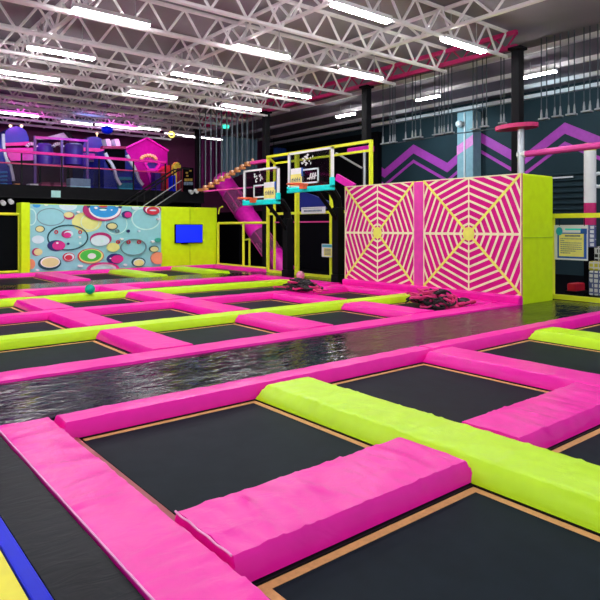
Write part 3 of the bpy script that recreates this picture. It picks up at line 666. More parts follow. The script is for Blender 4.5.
# narrow sign above the mid rail
t, rect = sign('rail_sign', UG-.07, 302, 325.5, 207, 213.6, 'small white notice lying along the mid rail of the tall yellow frame', 0, 0)
m = MB()
for k in range(14): m.v, m.f, m.mi, m.sm = (m.v, m.f, m.mi, m.sm); q = rect(.12+.055*k, .155+.055*k, .42, .72, .004); m.add(q.v, q.f)
m.build('lettering', 'ink', t); q = rect(.04, .9, .16, .22, .004); q.build('rule_line', 'ink', t)
t, rect = sign('notice_poster', UG-.09, 322.5, 333, 244, 257, 'small white and yellow poster fixed to the tall yellow frame post', 0, 0)
rect(.04, .96, .04, .25, .003).build('header', plain('poster_teal', (.08, .40, .50), .5), t); rect(.2, .96, .32, .92, .003).build('body', 'signyellow', t)
m = MB()
for k in range(5): q = rect(.28, .85, .38+.1*k, .42+.1*k, .006); m.add(q.v, q.f)
m.build('lettering', 'ink', t)

# right yellow frame + sign
UR = 12.75
rf = thing('guard_rail_bay', (UR, 5, FZ), 'yellow tube frame at the right edge holding the rules board', 'frame')
zt4 = PU(551, 216, UR).z; zb4 = PU(551, 296, UR).z; vR = PU(551.5, 230, UR).y
b = MB(); b.bar((UR, vR, -.042), (UR, vR, zt4+.05), .11); b.build('post', 'yellow_steel', rf)
b = MB(); b.bar((UR, 2.4, -.042), (UR, 2.4, zt4+.05), .11); b.build('post', 'yellow_steel', rf)
for z in (zt4, zb4): b = MB(); b.bar((UR, vR, z), (UR, 2.4, z), .10); b.build('rail', 'yellow_steel', rf)
bb = MB(); bb.bar((UR+.02, PU(559, 0, UR).y, zt4-.03), (UR+.02, PU(559, 0, UR).y, PU(559, 226, UR).z), .012); bb.bar((UR+.02, PU(584, 0, UR).y, zt4-.03), (UR+.02, PU(584, 0, UR).y, PU(584, 226, UR).z), .012); bb.build('cable_tie', 'black', rf)
US = UR+.05
t, rect = sign('rules_board', US, 555, 588, 225, 260, 'white and blue rules board with yellow text panel hanging in the right yellow frame', 0, 0)
rect(.10, .98, .22, .95, .003).build('blue_field', 'signblue', t); rect(.80, .99, .10, .25, .003).build('blue_tab', 'signblue', t)
rect(.15, .90, .25, .90, .006).build('text_panel', 'signyellow', t)
m = MB(); q = rect(.34, .82, .10, .145, .004); m.add(q.v, q.f); m.build('heading_band', 'teal', t)
m = MB()
rnd = random.Random(3)
for k in range(13): q = rect(.34+.036*k, .364+.036*k, .285, .335, .009); m.add(q.v, q.f)
for r_ in range(8):
    x = .20; end = (.84, .32, .84, .84, .84, .84, .66, .50)[r_]
    while x < end:
        w = rnd.uniform(.02, .06); q = rect(x, min(end, x+w), .385+.058*r_, .405+.058*r_, .009); m.add(q.v, q.f); x += w+.012
m.build('lettering', 'ink', t)
# round generic badge
m = MB(); cc = (US-.03, rect(.2,.2,.2,.2,0).v[0].y, 0)
q = rect(.06, .26, .06, .30, .010); ys = [v.y for v in q.v]; zs = [v.z for v in q.v]; cy, cz = (min(ys)+max(ys))/2, (min(zs)+max(zs))/2; ry, rz = (max(ys)-min(ys))/2, (max(zs)-min(zs))/2
m.prism([(US-.042, cy+ry*math.cos(k*math.pi/8), cz+rz*math.sin(k*math.pi/8)) for k in range(16)], (.012, 0, 0)); m.build('badge', plain('badge_teal', (.02, .42, .50), .4), t)

# ================================================================ BASKETBALL HOOPS
def hoop(pu, pv, x0, x1, yt, yb, label, signside):
    """post at (pu,pv); backboard surveyed between picture columns x0..x1 on plane u = pu-1.15"""
    ub = pu-1.15
    A = PU(x0, yt, ub); B = PU(x1, yt, ub)
    vhi, vlo = A.y, B.y; zt_ = PU((x0+x1)/2, yt, ub).z; zb_ = PU((x0+x1)/2, yb, ub).z; vm = (vhi+vlo)/2; zm = (zt_+zb_)/2
    t = thing('basketball_hoop', (pu, pv, FZ), label, 'basketball hoop', 'basketball hoops')
    b = MB(); b.bbox((pu-.13, pv-.13, .2), (pu+.13, pv+.13, zb_-.45), .03); b.build('post', 'black', t)
    b = MB(); b.bbox((pu-.15, pv-.15, -.052), (pu+.15, pv+.15, .2), .03); b.build('base', 'black', t)
    b = MB()
    b.tube([(pu, pv, zb_-.5), (pu-.05, pv, zb_-.2), (pu-.3, (pv+vm)/2, zb_+.05), (ub+.2, vm, zb_+.2)], .13, 8)
    b.tube([(pu, pv, zb_-.9), (pu-.4, (pv+vm)/2, zb_-.45), (ub+.2, vm, zb_+.05)], .06, 8); b.build('arm', 'black', t)
    b = MB(); b.box((ub+.04, vm-.35, zb_+.02), (ub+.22, vm+.35, zb_+.32)); b.build('mount', 'black', t)
    w = .07
    b = MB()
    b.box((ub-.01, vlo, zt_-w*.8), (ub+.05, vhi, zt_)); b.box((ub-.01, vlo, zb_), (ub+.05, vlo+w, zt_)); b.box((ub-.01, vhi-w, zb_), (ub+.05, vhi, zt_)); b.box((ub-.01, vlo, zb_), (ub+.05, vhi, zb_+w)); bd = b.build('board_frame', 'white', t)
    b = MB(); b.box((ub+.01, vlo+w, zb_+w), (ub+.02, vhi-w, zt_-w*.8)); b.build('glass_board', 'glass', t)
    b = MB(); Hh = zt_-zb_; W = vhi-vlo
    b.bbox((ub-.04, vlo-.02, zb_-.05), (ub+.07, vhi+.02, zb_+.10), .02); b.bbox((ub-.04, vlo-.02, zb_), (ub+.07, vlo+.09, zb_+Hh*.27), .02); b.bbox((ub-.04, vhi-.07, zb_), (ub+.07, vhi+.02, zb_+Hh*.12), .02); b.build('edge_pad', 'teal', t)
    # target square
    b = MB(); s0, s1 = vm-W*.20, vm+W*.34; q0, q1 = zb_+Hh*.16, zb_+Hh*.54
    if signside: s0, s1 = vm-W*.28, vm+W*.20; 
    for (y0, y1, z0, z1) in ((s0, s1, q1-.045, q1), (s0, s0+.045, q0, q1), (s1-.045, s1, q0, q1), (s0, s1, q0, q0+.045)): b.box((ub-.004, y0, z0), (ub+.012, y1, z1))
    b.build('target_square', plain('target_white', (.75, .85, .9), .4), t)
    # rim and net
    b = MB(); rc = Vector((ub-.36, vm+W*.08 if not signside else vm+W*.14, zb_+Hh*.14)); n = 24
    b.tube([rc+Vector((.23*math.cos(2*math.pi*k/n), .23*math.sin(2*math.pi*k/n), 0)) for k in range(n+1)], .022, 6); b.box((rc.x+.21, rc.y-.10, rc.z-.12), (ub-.0, rc.y+.10, rc.z+.03)); rm = b.build('rim', 'orange', t)
    # signs on the board
    sg = thing('board_sign', (ub-.03, 0, 0), 'white and yellow notice on the %s basketball backboard' % ('left' if signside else 'right'), 'sign') if False else None
    sy1, sy0 = (vm-W*.12, vm-W*.42) if signside else (vm+W*.42, vm+W*.16)
    b = MB(); b.box((ub-.022, sy0, zb_+Hh*.10), (ub-.012, sy1, zb_+Hh*.58)); nb = b.build('notice', 'white', t)
    b = MB(); b.box((ub-.026, sy0, zb_+Hh*.13), (ub-.021, sy1, zb_+Hh*.43)); b.build('notice_panel', 'signyellow', nb)
    b = MB(); b.box((ub-.026, sy0-.05, zb_+Hh*.36), (ub-.018, sy0+.02, zb_+Hh*.58)); b.build('notice_edge', 'signblue', nb)
    b = MB(); g = (sy1-sy0)
    for k in range(4):
        y = sy0+g*(.12+.21*k); z = zb_+Hh*.22
        b.box((ub-.030, y, z), (ub-.025, y+g*.05, z+.13)); b.box((ub-.030, y, z+.05+.02*(k % 2)), (ub-.025, y+g*.14, z+.075+.02*(k % 2))); b.box((ub-.030, y+g*.11, z), (ub-.025, y+g*.14, z+.10))
    b.build('notice_lettering', 'ink', nb)
    # white scuffed emblem on the glass
    b = MB(); rr = random.Random(int(pv*10))
    for k in range(16):
        y = vm+W*(rr.uniform(-.12, .14)+.05); z = zb_+Hh*rr.uniform(.62, .92); w1, h1 = rr.uniform(.02, .07), rr.uniform(.015, .05)
        b.prism([(ub+.006, y-w1, z), (ub+.006, y, z+h1), (ub+.006, y+w1, z+h1*.3), (ub+.006, y+w1*.2, z-h1)], (.004, 0, 0))
    b.build('white_marks', 'white', t)
    if not signside:
        b = MB()
        for k in range(3):
            y = vm-W*(.02+.05*k)
            b.prism([(ub-.006, y+.05, zb_+Hh*.26), (ub-.006, y-.01, zb_+Hh*.42), (ub-.006, y-.06, zb_+Hh*.42), (ub-.006, y+.0, zb_+Hh*.26)], (.006, 0, 0))
        b.prism([(ub-.006, vm+.09, zb_+Hh*.30), (ub-.006, vm-W*.16, zb_+Hh*.36), (ub-.006, vm-W*.16, zb_+Hh*.33), (ub-.006, vm+.09, zb_+Hh*.27)], (.006, 0, 0))
        b.build('lettering', 'white', t)
    return t
p1 = PU(288, 230, 11.62); p2 = PU(338, 230, 11.62)
hoop(11.62, p1.y, 243.5, 278.5, 168.5, 203.2, 'left basketball hoop with glass board and black post, behind the pink ball', True)
hoop(11.62, p2.y, 288, 332.7, 150, 189.8, 'right basketball hoop with glass board, next to the spider web wall', False)

# ================================================================ TUBE SLIDE
P0 = PV(222, 182, 22.6); P1 = PV(252, 222, 20.6); P2 = PV(286, 268, 17.6)
P0 = PU(222, 180, 14.9); P2 = PU(288, 276, 15.3)
ts = thing('tube_slide', (P2.x, P2.y, FZ), 'magenta and mesh tube slide sloping down behind the left hoop', 'slide')
def seg(f0, f1, mat, name, r, flange=False):
    a, c = P0.lerp(P2, f0), P0.lerp(P2, f1); b = MB(); b.tube([a.lerp(c, k/6) for k in range(7)], r, 20, cap=False); o = b.build(name, mat, ts); return a, c
RR = .45
for (f0, f1, mt, nm) in ((.0, .17, 'mag', 'tube_section'), (.17, .36, 'cage', 'mesh_section'), (.36, .60, 'mag', 'tube_section'), (.60, .80, 'cage', 'mesh_section'), (.80, 1.0, 'mag', 'tube_section')):
    a, c = seg(f0, f1, mt, nm, RR if mt == 'mag' else RR*.97)
    d = (c-a).normalized()
    b = MB(); b.tube([a-d*.03, a+d*.03], RR*1.08, 20); b.build('flange', plain('flange', (.50, .04, .34), .4), ts)
    if mt == 'cage':
        b = MB(); up = d.cross(Vector((1, 0, 0))).normalized(); sd = d.cross(up)
        for k in range(6): q = 2*math.pi*k/6; o_ = (up*math.cos(q)+sd*math.sin(q))*RR; b.tube([a+o_, c+o_], .02, 5)
        b.build('cage_rod', 'pinkbar', ts)
b = MB(); b.tube([P0.lerp(P2, .3)-Vector((0, 0, .4)), Vector((P0.lerp(P2, .3).x, P0.lerp(P2, .3).y, FZ))], .05, 8); b.build('support', 'black', ts)

# ================================================================ BALCONY + PLAY STRUCTURES
VM = 23.6
zf = PV(100, 188, VM).z
bal = thing('balcony', (4, VM+3, FZ), 'black balcony floor above the bubble mural carrying the playhouse', 'balcony')
b = MB(); b.box((-8, VM, zf-.5), (13.6, VW-.05, zf)); b.build('deck', 'black', bal)
b = MB(); b.box((-8, VM+.5, FZ), (13.4, VM+.6, zf-.5)); b.build('under_wall', 'matte_black', bal)
b = MB(); b.bar((-8, VM-.02, zf-.46), (13.6, VM-.02, zf-.46), .04); b.build('edge_trim', 'steel_dark', bal)
gr = thing('guardrail', (3, VM+.05, zf), 'balcony guardrail with pink handrail and smoked panels', 'railing')
xe = PV(166, 160, VM).x
z1 = PV(0, 150, VM).z; z2 = PV(60, 166, VM).z
b = MB(); b.bar((-8, VM+.05, z1), (xe, VM+.05, z1), .10, .10); b.build('handrail', 'hotpink', gr)
b = MB(); b.bar((-8, VM+.05, z2), (xe, VM+.05, z2), .04, .05); b.build('mid_rail', 'crimson', gr)
for k in range(13):
    u = xe-1.45*k; b = MB(); b.bar((u, VM+.05, zf), (u, VM+.05, z1), .05); b.build('post', 'steel_dark', gr)
b = MB(); b.box((-8, VM+.04, zf+.05), (xe, VM+.055, z2-.02)); b.build('guard_panel', 'smoked', gr)
def play(V, name, label, cat, x, y=187): p = PV(x, y, V); return thing(name, (p.x, V, zf), label, cat)
def Q(x, y, V): p = PV(x, y, V); return Vector((p.x, V, zf+.002 if y >= 186 else max(p.z, zf+.01)))
def slab(pts, V, depth, mi=0, b=None):
    b = b or MB(); return b.prism([Q(x, y, V) for x, y in pts], (0, depth, 0), mi)
def ribbon(pts, V, w, depth=.1, b=None):
    b = b or MB(); P = [Q(x, y, V) for x, y in pts]
    for a, c in zip(P[:-1], P[1:]): b.bar(a, c, depth, w)
    return b
V = 25.0
# left blue inflatable slide
t = play(V, 'inflatable_slide', 'blue inflatable slide with white edge at the far left of the balcony', 'slide', 4)
slab([(-12, 186), (12.5, 186), (9, 166), (6, 158), (3, 140), (-12, 140)], V, 1.6).build('body', 'slideblue', t)
ribbon([(3, 134), (3.5, 146), (5, 155), (7, 161), (10, 165), (12, 173), (13.5, 181)], V-.05, .14).build('white_edge', 'white', t)
b = MB()
for k in range(4): b.prism([Q(-8, 172+4*k, V-.1), Q(7, 171+4*k, V-.1), Q(8, 173+4*k, V-.1), Q(-8, 174+4*k, V-.1)], (0, .1, 0))
b.build('steps', plain('step_cyan', (.03, .25, .55), .4), t)
# blue dome bouncer with pink front
t = play(26.2, 'bounce_house', 'blue domed bounce house with pink front at the left of the balcony', 'bounce house', 20)
pts = [(4, 145), (3.8, 137), (6, 131), (10, 127.5), (16, 126), (22, 127.5), (26, 131), (28.5, 137), (29, 143)]
slab(pts, 26.2, 2.0).build('dome', 'slideblue', t)
slab([(5, 143), (30, 141.5), (30, 145), (5, 146)], 26.0, .3).build('lintel', 'pinkbar', t)
slab([(4, 146), (30, 144.5), (30, 186), (10, 186)], 26.2, 1.5).build('body', 'matte_black', t)
slab([(6.5, 148), (34.5, 147.5), (34.5, 160), (11, 161), (7.5, 156)], 25.9, .25).build('pink_panel', 'mag', t)
slab([(10, 161), (34.5, 160), (34.5, 186), (14, 186)], 26.05, .12).build('net', plain('net_purple', (.03, .008, .03), .8), t)
b = MB(); 
for x in (10.5, 21.5): p = Q(x, 126, 26.6); b.tube([p-Vector((0,0,.3)), p], .02, 5); b.sphere(p, .065, 10, 6)
b.build('bulb', 'warmbulb', t)
# post frame with two drums
t = play(25.2, 'roller_playset', 'violet post frame with two big blue rollers in the middle of the balcony', 'play frame', 60)
for x in (35, 61.8, 87.3):
    b = MB(); b.bar(Q(x, 187, 25.2), Q(x, 136 if x < 40 else 139, 25.2), .09); b.build('post', plain('violet_post', (.20, .08, .34), .4), t)
ribbon([(35, 137.5), (62, 139), (87.3, 141)], 25.2, .10).build('rail', 'mag', t)
ribbon([(35, 164.5), (62, 166), (87.3, 168)], 25.15, .08).build('rail', 'crimson', t)
for x0, x1 in ((36.5, 53), (65, 83)):
    b = MB(); n = 16; prof = [(.0, 0), (.75, .03), (.95, .10), (1, .22), (1.0, .8), (1, 1)]
    c = (x0+x1)/2; pt, pb = Q(c, 143, 26.0), Q(c, 165, 26.0); rad = (PV(x1, 150, 26.0).x-PV(x0, 150, 26.0).x)/2
    b.tube([pt.lerp(pb, f) for r, f in prof], [max(.02, r*rad) for r, f in prof], 18); b.build('roller', 'drum', t)
slab([(36, 152), (87, 154), (87, 167), (36, 164)], 26.9, .15).build('blue_panel', 'drum', t)
for cx_ in (32, 58.5):
    b = MB()
    for k in range(6):
        a0, a1 = math.pi*(.15+.12*k), math.pi*(.15+.12*(k+.5)); b.prism([Q(cx_+7*math.cos(a1), 150-8*math.sin(a1), 25.5), Q(cx_+7*math.cos(a0), 150-8*math.sin(a0), 25.5), Q(cx_+4*math.cos(a0), 150-5*math.sin(a0), 25.5), Q(cx_+4*math.cos(a1), 150-5*math.sin(a1), 25.5)], (0, .2, 0))
    b.build('striped_arch', 'white', t)
# tent roof
t = thing('tent_roof', PV(56, 139, 27.3), 'white pointed tent roof behind the violet roller frame', 'tent')
slab([(36, 139.5), (66, 132), (73, 139.8)], 27.3, 1.2).build('canopy', plain('tent_white', (.60, .46, .58), .6), t)
b = MB()
for x0 in (64.5, 67.5): b.bar(Q(x0, 131.8, 27.2), Q(x0+8, 140.5, 27.2), .07)
b.build('ridge_stripe', 'black', t)
b = MB(); 
for x in (40, 68): b.bar(Q(x, 139, 27.8), Q(x, 187, 27.8), .08)
b.build('pole', 'steel_dark', t)
# blue tower
t = play(27.6, 'inflatable_tower', 'dark blue round topped tower left of the blue wave slide', 'tower', 94)
slab([(83, 187), (83, 146), (85, 140), (89, 137), (97, 136.5), (102, 139), (104, 146), (104, 187)], 27.6, 1.4).build('body', 'slideblue', t)
slab([(83, 147.5), (104, 148.5), (104, 152), (83, 151)], 27.45, .14).build('band', 'pinkbar', t)
slab([(81, 153), (99, 154), (99, 160), (82, 159)], 27.2, .24).build('pink_cushion', 'mag', t)
slab([(89.5, 160), (98.5, 160.3), (98.5, 162), (89.5, 161.7)], 27.4, .05).build('name_plate', 'white', t)
b = MB(); p = Q(97, 133.5, 28.2); b.tube([Q(97, 137, 28.2), p], .02, 5); b.sphere(p, .065, 10, 6); b.build('bulb', 'warmbulb', t)
# wave slide
t = play(25.0, 'wave_slide', 'big blue slide with white wavy edges on the balcony above the mural', 'slide', 123)
slab([(104, 187), (104, 155), (106, 150), (126, 150), (129, 156), (135, 167), (140, 181), (144, 187)], 25.4, 1.2).build('body', 'slideblue', t)
slab([(105.5, 148), (125, 148), (125, 171), (112, 171), (106, 160)], 25.3, .09).build('opening', 'matte_black', t)
slab([(103, 145.8), (126, 146.3), (126, 149), (103, 148.5)], 25.1, .3).build('beam', 'crimson', t)
ribbon([(105.3, 153), (108, 159), (112, 164.5), (114.5, 170), (116, 177), (118.5, 182), (120.5, 185)], 25.0, .12, .1).build('white_edge', 'white', t)
ribbon([(127, 155), (130, 161), (134, 167), (136.5, 173), (138.5, 179), (141, 183), (143, 185)], 25.0, .12, .1).build('white_edge', 'white', t)
b = MB()
for k in range(2): slab([(117+k*1.5, 177+6*k), (131+k*2, 177+6*k), (132+k*2, 180+6*k), (118+k*1.5, 180+6*k)], 25.25, .2, 0, b)
b.build('teal_step', plain('step_teal', (.02, .30, .38), .4), t)
b = MB()
for x0 in (105.5, 114.5):
    P = [(x0, 139), (x0+4, 139), (x0+5.5, 143), (x0+6, 146), (x0+2, 146), (x0+1, 142)]; slab(P, 26.0, .5, 0, b)
b.build('white_hood_stripe', 'white', t)
# magenta house
t = play(27.0, 'house_panel', 'magenta house shaped panel right of the blue wave slide', 'playhouse', 147)
slab([(126, 187.6), (126, 148), (146.5, 138.5), (167.5, 151), (167.5, 187)], 27.0, .2).build('gable_wall', 'magwall', t)
ribbon([(125.5, 148), (146.5, 138), (168, 151)], 26.95, .06, .2).build('roof_edge', 'mag', t)
# sun-hex toy in front of it
t = play(26.0, 'climbing_hexagon', 'pink hexagon climbing ring with yellow bead arc in front of the magenta house', 'play ring', 150)
hx = [(152+7*math.cos(k*math.pi/3), 164.5+6*math.sin(k*math.pi/3)) for k in range(7)]
ribbon(hx, 26.0, .10, .12).build('ring', 'mag', t)
b = MB(); b.bar(Q(147, 169, 26.0), Q(154, 187, 26.0), .12); b.bar(Q(158, 169, 26.0), Q(160, 187, 26.0), .12); b.build('leg', 'mag', t)
b = MB()
for k in range(8):
    a = math.pi*(.08+.115*k); b.sphere(Q(148.5+7.5*math.cos(a), 160-4.5*math.sin(a), 25.9), .09, 8, 6)
b.build('bead', plain('bead_yellow', (.9, .65, .2), .4), t)
slab([(148, 161), (156, 161), (158, 165), (155, 168.5), (149, 168.5), (146.5, 165)], 26.06, .05).build('window', 'drum', t)
# colourful play towers at the stair head
def blockthing(name, pts, V, d, mat, label, cat): 
    b = slab(pts, V, d); return tag(b.build(name, mat), label, cat)
blockthing('play_cushion', [(162, 187), (162, 170), (166, 165.5), (170, 165), (171, 187)], 25.4, .4, 'red', 'red cushion at the head of the black stair', 'cushion')
blockthing('play_cushion', [(155, 187), (155, 172), (160.8, 172), (160.8, 187)], 25.5, .4, 'drum', 'violet cushion left of the red one at the stair head', 'cushion')
t = play(25.2, 'arch_toy', 'small yellow arch toy above the stair head', 'toy', 176)
ribbon([(174, 187), (174, 168), (174.5, 165), (176, 163.8), (178, 165), (178.3, 168)], 25.2, .16, .2).build('arch', plain('arch_yellow', (.85, .65, .05), .4), t)
blockthing('play_block', [(171.5, 187), (171.5, 176), (175.5, 175), (176, 187)], 24.6, .3, 'blue', 'blue block under the yellow arch toy', 'block')
blockthing('play_block', [(179, 187), (179, 168), (183.5, 168), (183.5, 187)], 25.3, .4, plain('maroon', (.22, .01, .03), .5), 'maroon panel right of the yellow arch toy', 'block')
t = play(25.0, 'bottle_rack', 'dark toy rack with pale and yellow bits by the balcony column', 'rack', 189)
slab([(184, 187), (184, 167), (193.5, 168), (193.5, 187)], 25.2, .3).build('case', 'matte_black', t)
b = MB(); rr = random.Random(5)
for k in range(4): slab([(184.5+2.3*k, 185), (184.5+2.3*k, 182), (186+2.3*k, 182), (186+2.3*k, 185)], 25.1, .08, 0, b)
b.build('pale_row', plain('pale_blue', (.25, .35, .5), .5), t)
b = MB()
for k in range(3): slab([(185+2.8*k, 181), (185+2.8*k, 178.5), (186.8+2.8*k, 178.5), (186.8+2.8*k, 181)], 25.1, .08, 0, b)
for (x, y) in ((186.5, 172), (190, 170), (187, 175)): slab([(x, y+1.5), (x, y), (x+1.5, y), (x+1.5, y+1.5)], 25.1, .08, 0, b)
b.build('yellow_row', plain('toy_yellow', (.55, .40, .05), .5), t)
# low items at the balcony edge
blockthing('storage_box', [(70.5, 187), (70.5, 178), (90.5, 179), (90.5, 188)], 24.2, .5, 'tealwhite', 'pale teal ribbed box at the balcony edge below the roller frame', 'box')
blockthing('floor_cushion', [(30, 187), (30, 183.5), (38.5, 183.5), (38.5, 187)], 24.1, .5, 'white', 'white low cushion at the balcony edge', 'cushion')
blockthing('floor_cushion', [(41, 187), (42, 182.5), (50, 182), (51, 187)], 24.3, .6, plain('rose', (.35, .06, .14), .5), 'rose low cushion at the balcony edge, left of two', 'cushion')
blockthing('floor_cushion', [(53, 187), (54, 182.5), (66, 182.5), (67, 187)], 24.3, .6, plain('rose_b', (.35, .06, .14), .5), 'rose low cushion at the balcony edge, right of two', 'cushion')
blockthing('floor_cushion', [(15, 187), (15, 183.5), (20, 183.5), (20, 187)], 24.1, .4, 'wood', 'orange low block at the left of the balcony edge', 'block')
# signs and spots on the fascia
p = PV(56, 194, VM-.05); b = MB(); b.box((p.x-.17, VM-.06, p.z-.13), (p.x+.17, VM-.002, p.z+.13)); tag(b.build('fascia_sign', 'tealwhite'), 'small pale sign on the black balcony edge above the mural', 'sign')
for i, (x, y, l) in enumerate(((5.5, 201.5, 'white spotlight pair below the balcony at the far left'), (192, 191, 'white spotlight pair on the balcony edge beside the column'))):
    t = thing('spotlight', PV(x, y, VM-.1), l, 'spotlight')
    for dx in (-.12, .14):
        b = MB(); q = PV(x, y, VM-.1); s = q+Vector((dx, -.05, -.02 if dx < 0 else .03)); b.tube([q+Vector((dx, .098, .03)), s, s+Vector((.02, -.14, -.06))], [.02, .08, .09], 10); b.build('lamp_head', 'white', t)
# stair
st = thing('staircase', (PV(150, 190, 22.9).x, 22.9, FZ), 'black staircase with steel handrails climbing to the balcony behind the mural', 'staircase')
a0, a1 = PV(100, 210, 22.9), PV(172, 172, 22.9)
lo, hi = Vector((a0.x-1.6, 22.9, FZ)), Vector((PV(178, 187, 22.9).x, 22.9, zf))
for dy in (-.28, .40):
    b = MB(); b.bar(lo+Vector((0, dy, .1)), hi+Vector((0, dy, -.1)), .05, .25); b.build('stringer', 'black', st)
    b = MB(); b.tube([lo+Vector((0, dy, 1.0)), hi+Vector((0, dy, .9)), hi+Vector((.4, dy, .9))], .035, 6)
    for k in range(7): q = lo.lerp(hi, k/6)+Vector((0, dy, 0)); b.tube([q+Vector((0, 0, .05)), q+Vector((0, 0, .95))], .025, 5)
    b.build('handrail', 'steel_dark', st)
b = MB(); n = 15
for k in range(1, n): q = lo.lerp(hi, k/n); b.box((q.x-.14, q.y-.26, q.z-.03), (q.x+.14, q.y+.38, q.z+.01))
b.build('treads', 'black', st)
b = MB()
for dy in (-.31,): b.bar(lo+Vector((0, dy, .24)), hi+Vector((0, dy, .04)), .02, .03); b.bar(lo+Vector((0, dy, .5)), hi+Vector((0, dy, .4)), .02, .03)
b.build('steel_edge', 'steel', st)

# ceiling ornaments
t = thing('blue_lantern', PV(107, 134, 25.5), 'round blue lantern hanging from the roof above the wave slide', 'lantern')
p = PV(107, 130, 25.5); b = MB(); b.sphere(p, .25, 16, 10, 0, (1, 1, .75)); b.build('shade', 'blue', t); b = MB(); b.tube([p+Vector((0,0,.18)), Vector((p.x, p.y, ZC))], .012, 5); b.build('cord', 'black', t)
t = thing('ring_lamp', PV(171.5, 138, 24.5), 'small yellow ring lamp hanging beside the balcony column', 'lamp')
p = PV(171.5, 134.5, 24.5); b = MB(); b.tube([p+Vector((.13*math.cos(k*math.pi/8), 0, .12*math.sin(k*math.pi/8))) for k in range(17)], .035, 6); b.build('ring', 'ringlight', t); b = MB(); b.tube([p+Vector((0,0,.12)), Vector((p.x, p.y, ZC))], .012, 5); b.build('cord', 'black', t)
t = thing('exit_lamp', PU(226, 128, 14.0), 'small green lamp under the crimson truss', 'lamp')
p = PU(226, 127, 14.3); b = MB(); b.bbox(p-Vector((.1, .12, .06)), p+Vector((.1, .12, .08)), .02); b.build('housing', 'exit', t); b = MB(); b.tube([p+Vector((0,0,.08)), Vector((p.x, p.y, ZC))], .01, 5); b.build('cord', 'black', t)

# ================================================================ CURTAINS AND ROPE BRIDGES
def curtain(x0, x1, yt, yb0, yb1, V, mat, label, folds, name='curtain'):
    b = MB(); n = folds*6; vs = []; fs = []; th = .03
    a, c = PV(x0, yt, V), PV(x1, yt, V); zb0, zb1 = PV(x0, yb0, V).z, PV(x1, yb1, V).z; zt_ = min(a.z, 6.2)
    for i in range(n+1):
        f = i/n; u = a.x+(c.x-a.x)*f; dy = .09*math.sin(f*folds*2*math.pi)
        zb_ = zb0+(zb1-zb0)*f
        for (z, o) in ((zt_, 0), (zb_, 0), (zb_, th), (zt_, th)): vs.append((u, V+dy+o, z))
    for i in range(n):
        for k in range(4): j = (k+1) % 4; fs.append((i*4+k, i*4+j, i*4+4+j, i*4+4+k))
    fs += [(0, 3, 2, 1), (n*4, n*4+1, n*4+2, n*4+3)]
    b.add(vs, fs, 0, True)
    t = thing(name, ((a.x+c.x)/2, V, min(zb0, zb1)), label, 'curtain'); b.build('drape', mat, t)
    b = MB(); b.tube([(a.x-.1, V+.02, zt_+.02), (c.x+.1, V+.02, zt_+.02)], .03, 6); b.build('curtain_rail', 'steel_dark', t)
    for q in (a.x, c.x): b = MB(); b.tube([(q, V+.02, zt_+.02), (q, V+.02, ZC)], .015, 5); b.build('hanger', 'steel_dark', t)
curtain(200, 224, 139, 192, 180, 27.0, 'curtain_purple', 'plum pleated curtain between the balcony column and slate curtain', 7)
curtain(223, 257, 136, 182, 168, 24.5, 'curtain_teal', 'slate blue pleated curtain above the tube slide', 9)
curtain(274, 288, 133, 160, 158, 28.0, 'bluecloth', 'bright blue drape between the hoop column and the right hoop', 4)
curtain(289, 299, 133, 160, 158, 28.2, 'curtain_purple', 'narrow magenta drape right of the bright blue drape', 3)
# rope bridge steps (left)
Vb = 21.0
p0, p1 = PV(203, 191, Vb), PV(250, 164, Vb)
first = None; N = 10
for k in range(N):
    f = k/(N-1); p = p0.lerp(p1, f)
    lab = f'orange hanging step of the climbing rope bridge, {ORD[k]} from its lower left end'
    if first is None:
        first = thing('hanging_step', p, lab, 'step', 'rope bridge steps')
        b = MB(); b.bbox(p-Vector((.09, .3, .0)), p+Vector((.09, .3, .10)), .02); b.build('board', 'wood', first)
        b = MB(); b.sphere(p+Vector((0, -.2, .16)), .06, 8, 6); b.build('float', plain('float', (.75, .45, .30), .5), first)
        b = MB()
        for dy in (-.2, .25): b.tube([p+Vector((0, dy, .1)), Vector((p.x, p.y+dy, ZC-.02))], .018, 5)
        b.build('rope', 'rope', first)
    else:
        c = copy_thing(first, p-p0, lab)
        for ch in c.children:
            if ch.name.startswith('rope'):
                me = ch.data.copy(); ch.data = me; mx = max(v.co.z for v in me.vertices)
                for v in me.vertices:
                    if v.co.z > mx-.05: v.co.z -= (p.z-p0.z)
cb = MB(); cb.tube([PV(204, 191.5, Vb-.45), PV(262, 186.5, Vb-2.4)], .03, 6); tag(cb.build('guide_rope', 'pinkbar'), 'pink taut rope running from the balcony to the left hoop', 'rope')
b = MB(); pa, pb = PU(253, 163.5, UC-.2), PU(270, 162, UC-.2); b.bbox((UC-.35, pb.y, pa.z-.06), (UC-.16, pa.y, pa.z+.08), .03); tag(b.build('platform_edge', 'pinkbar'), 'pink padded platform edge on the hoop column', 'platform')
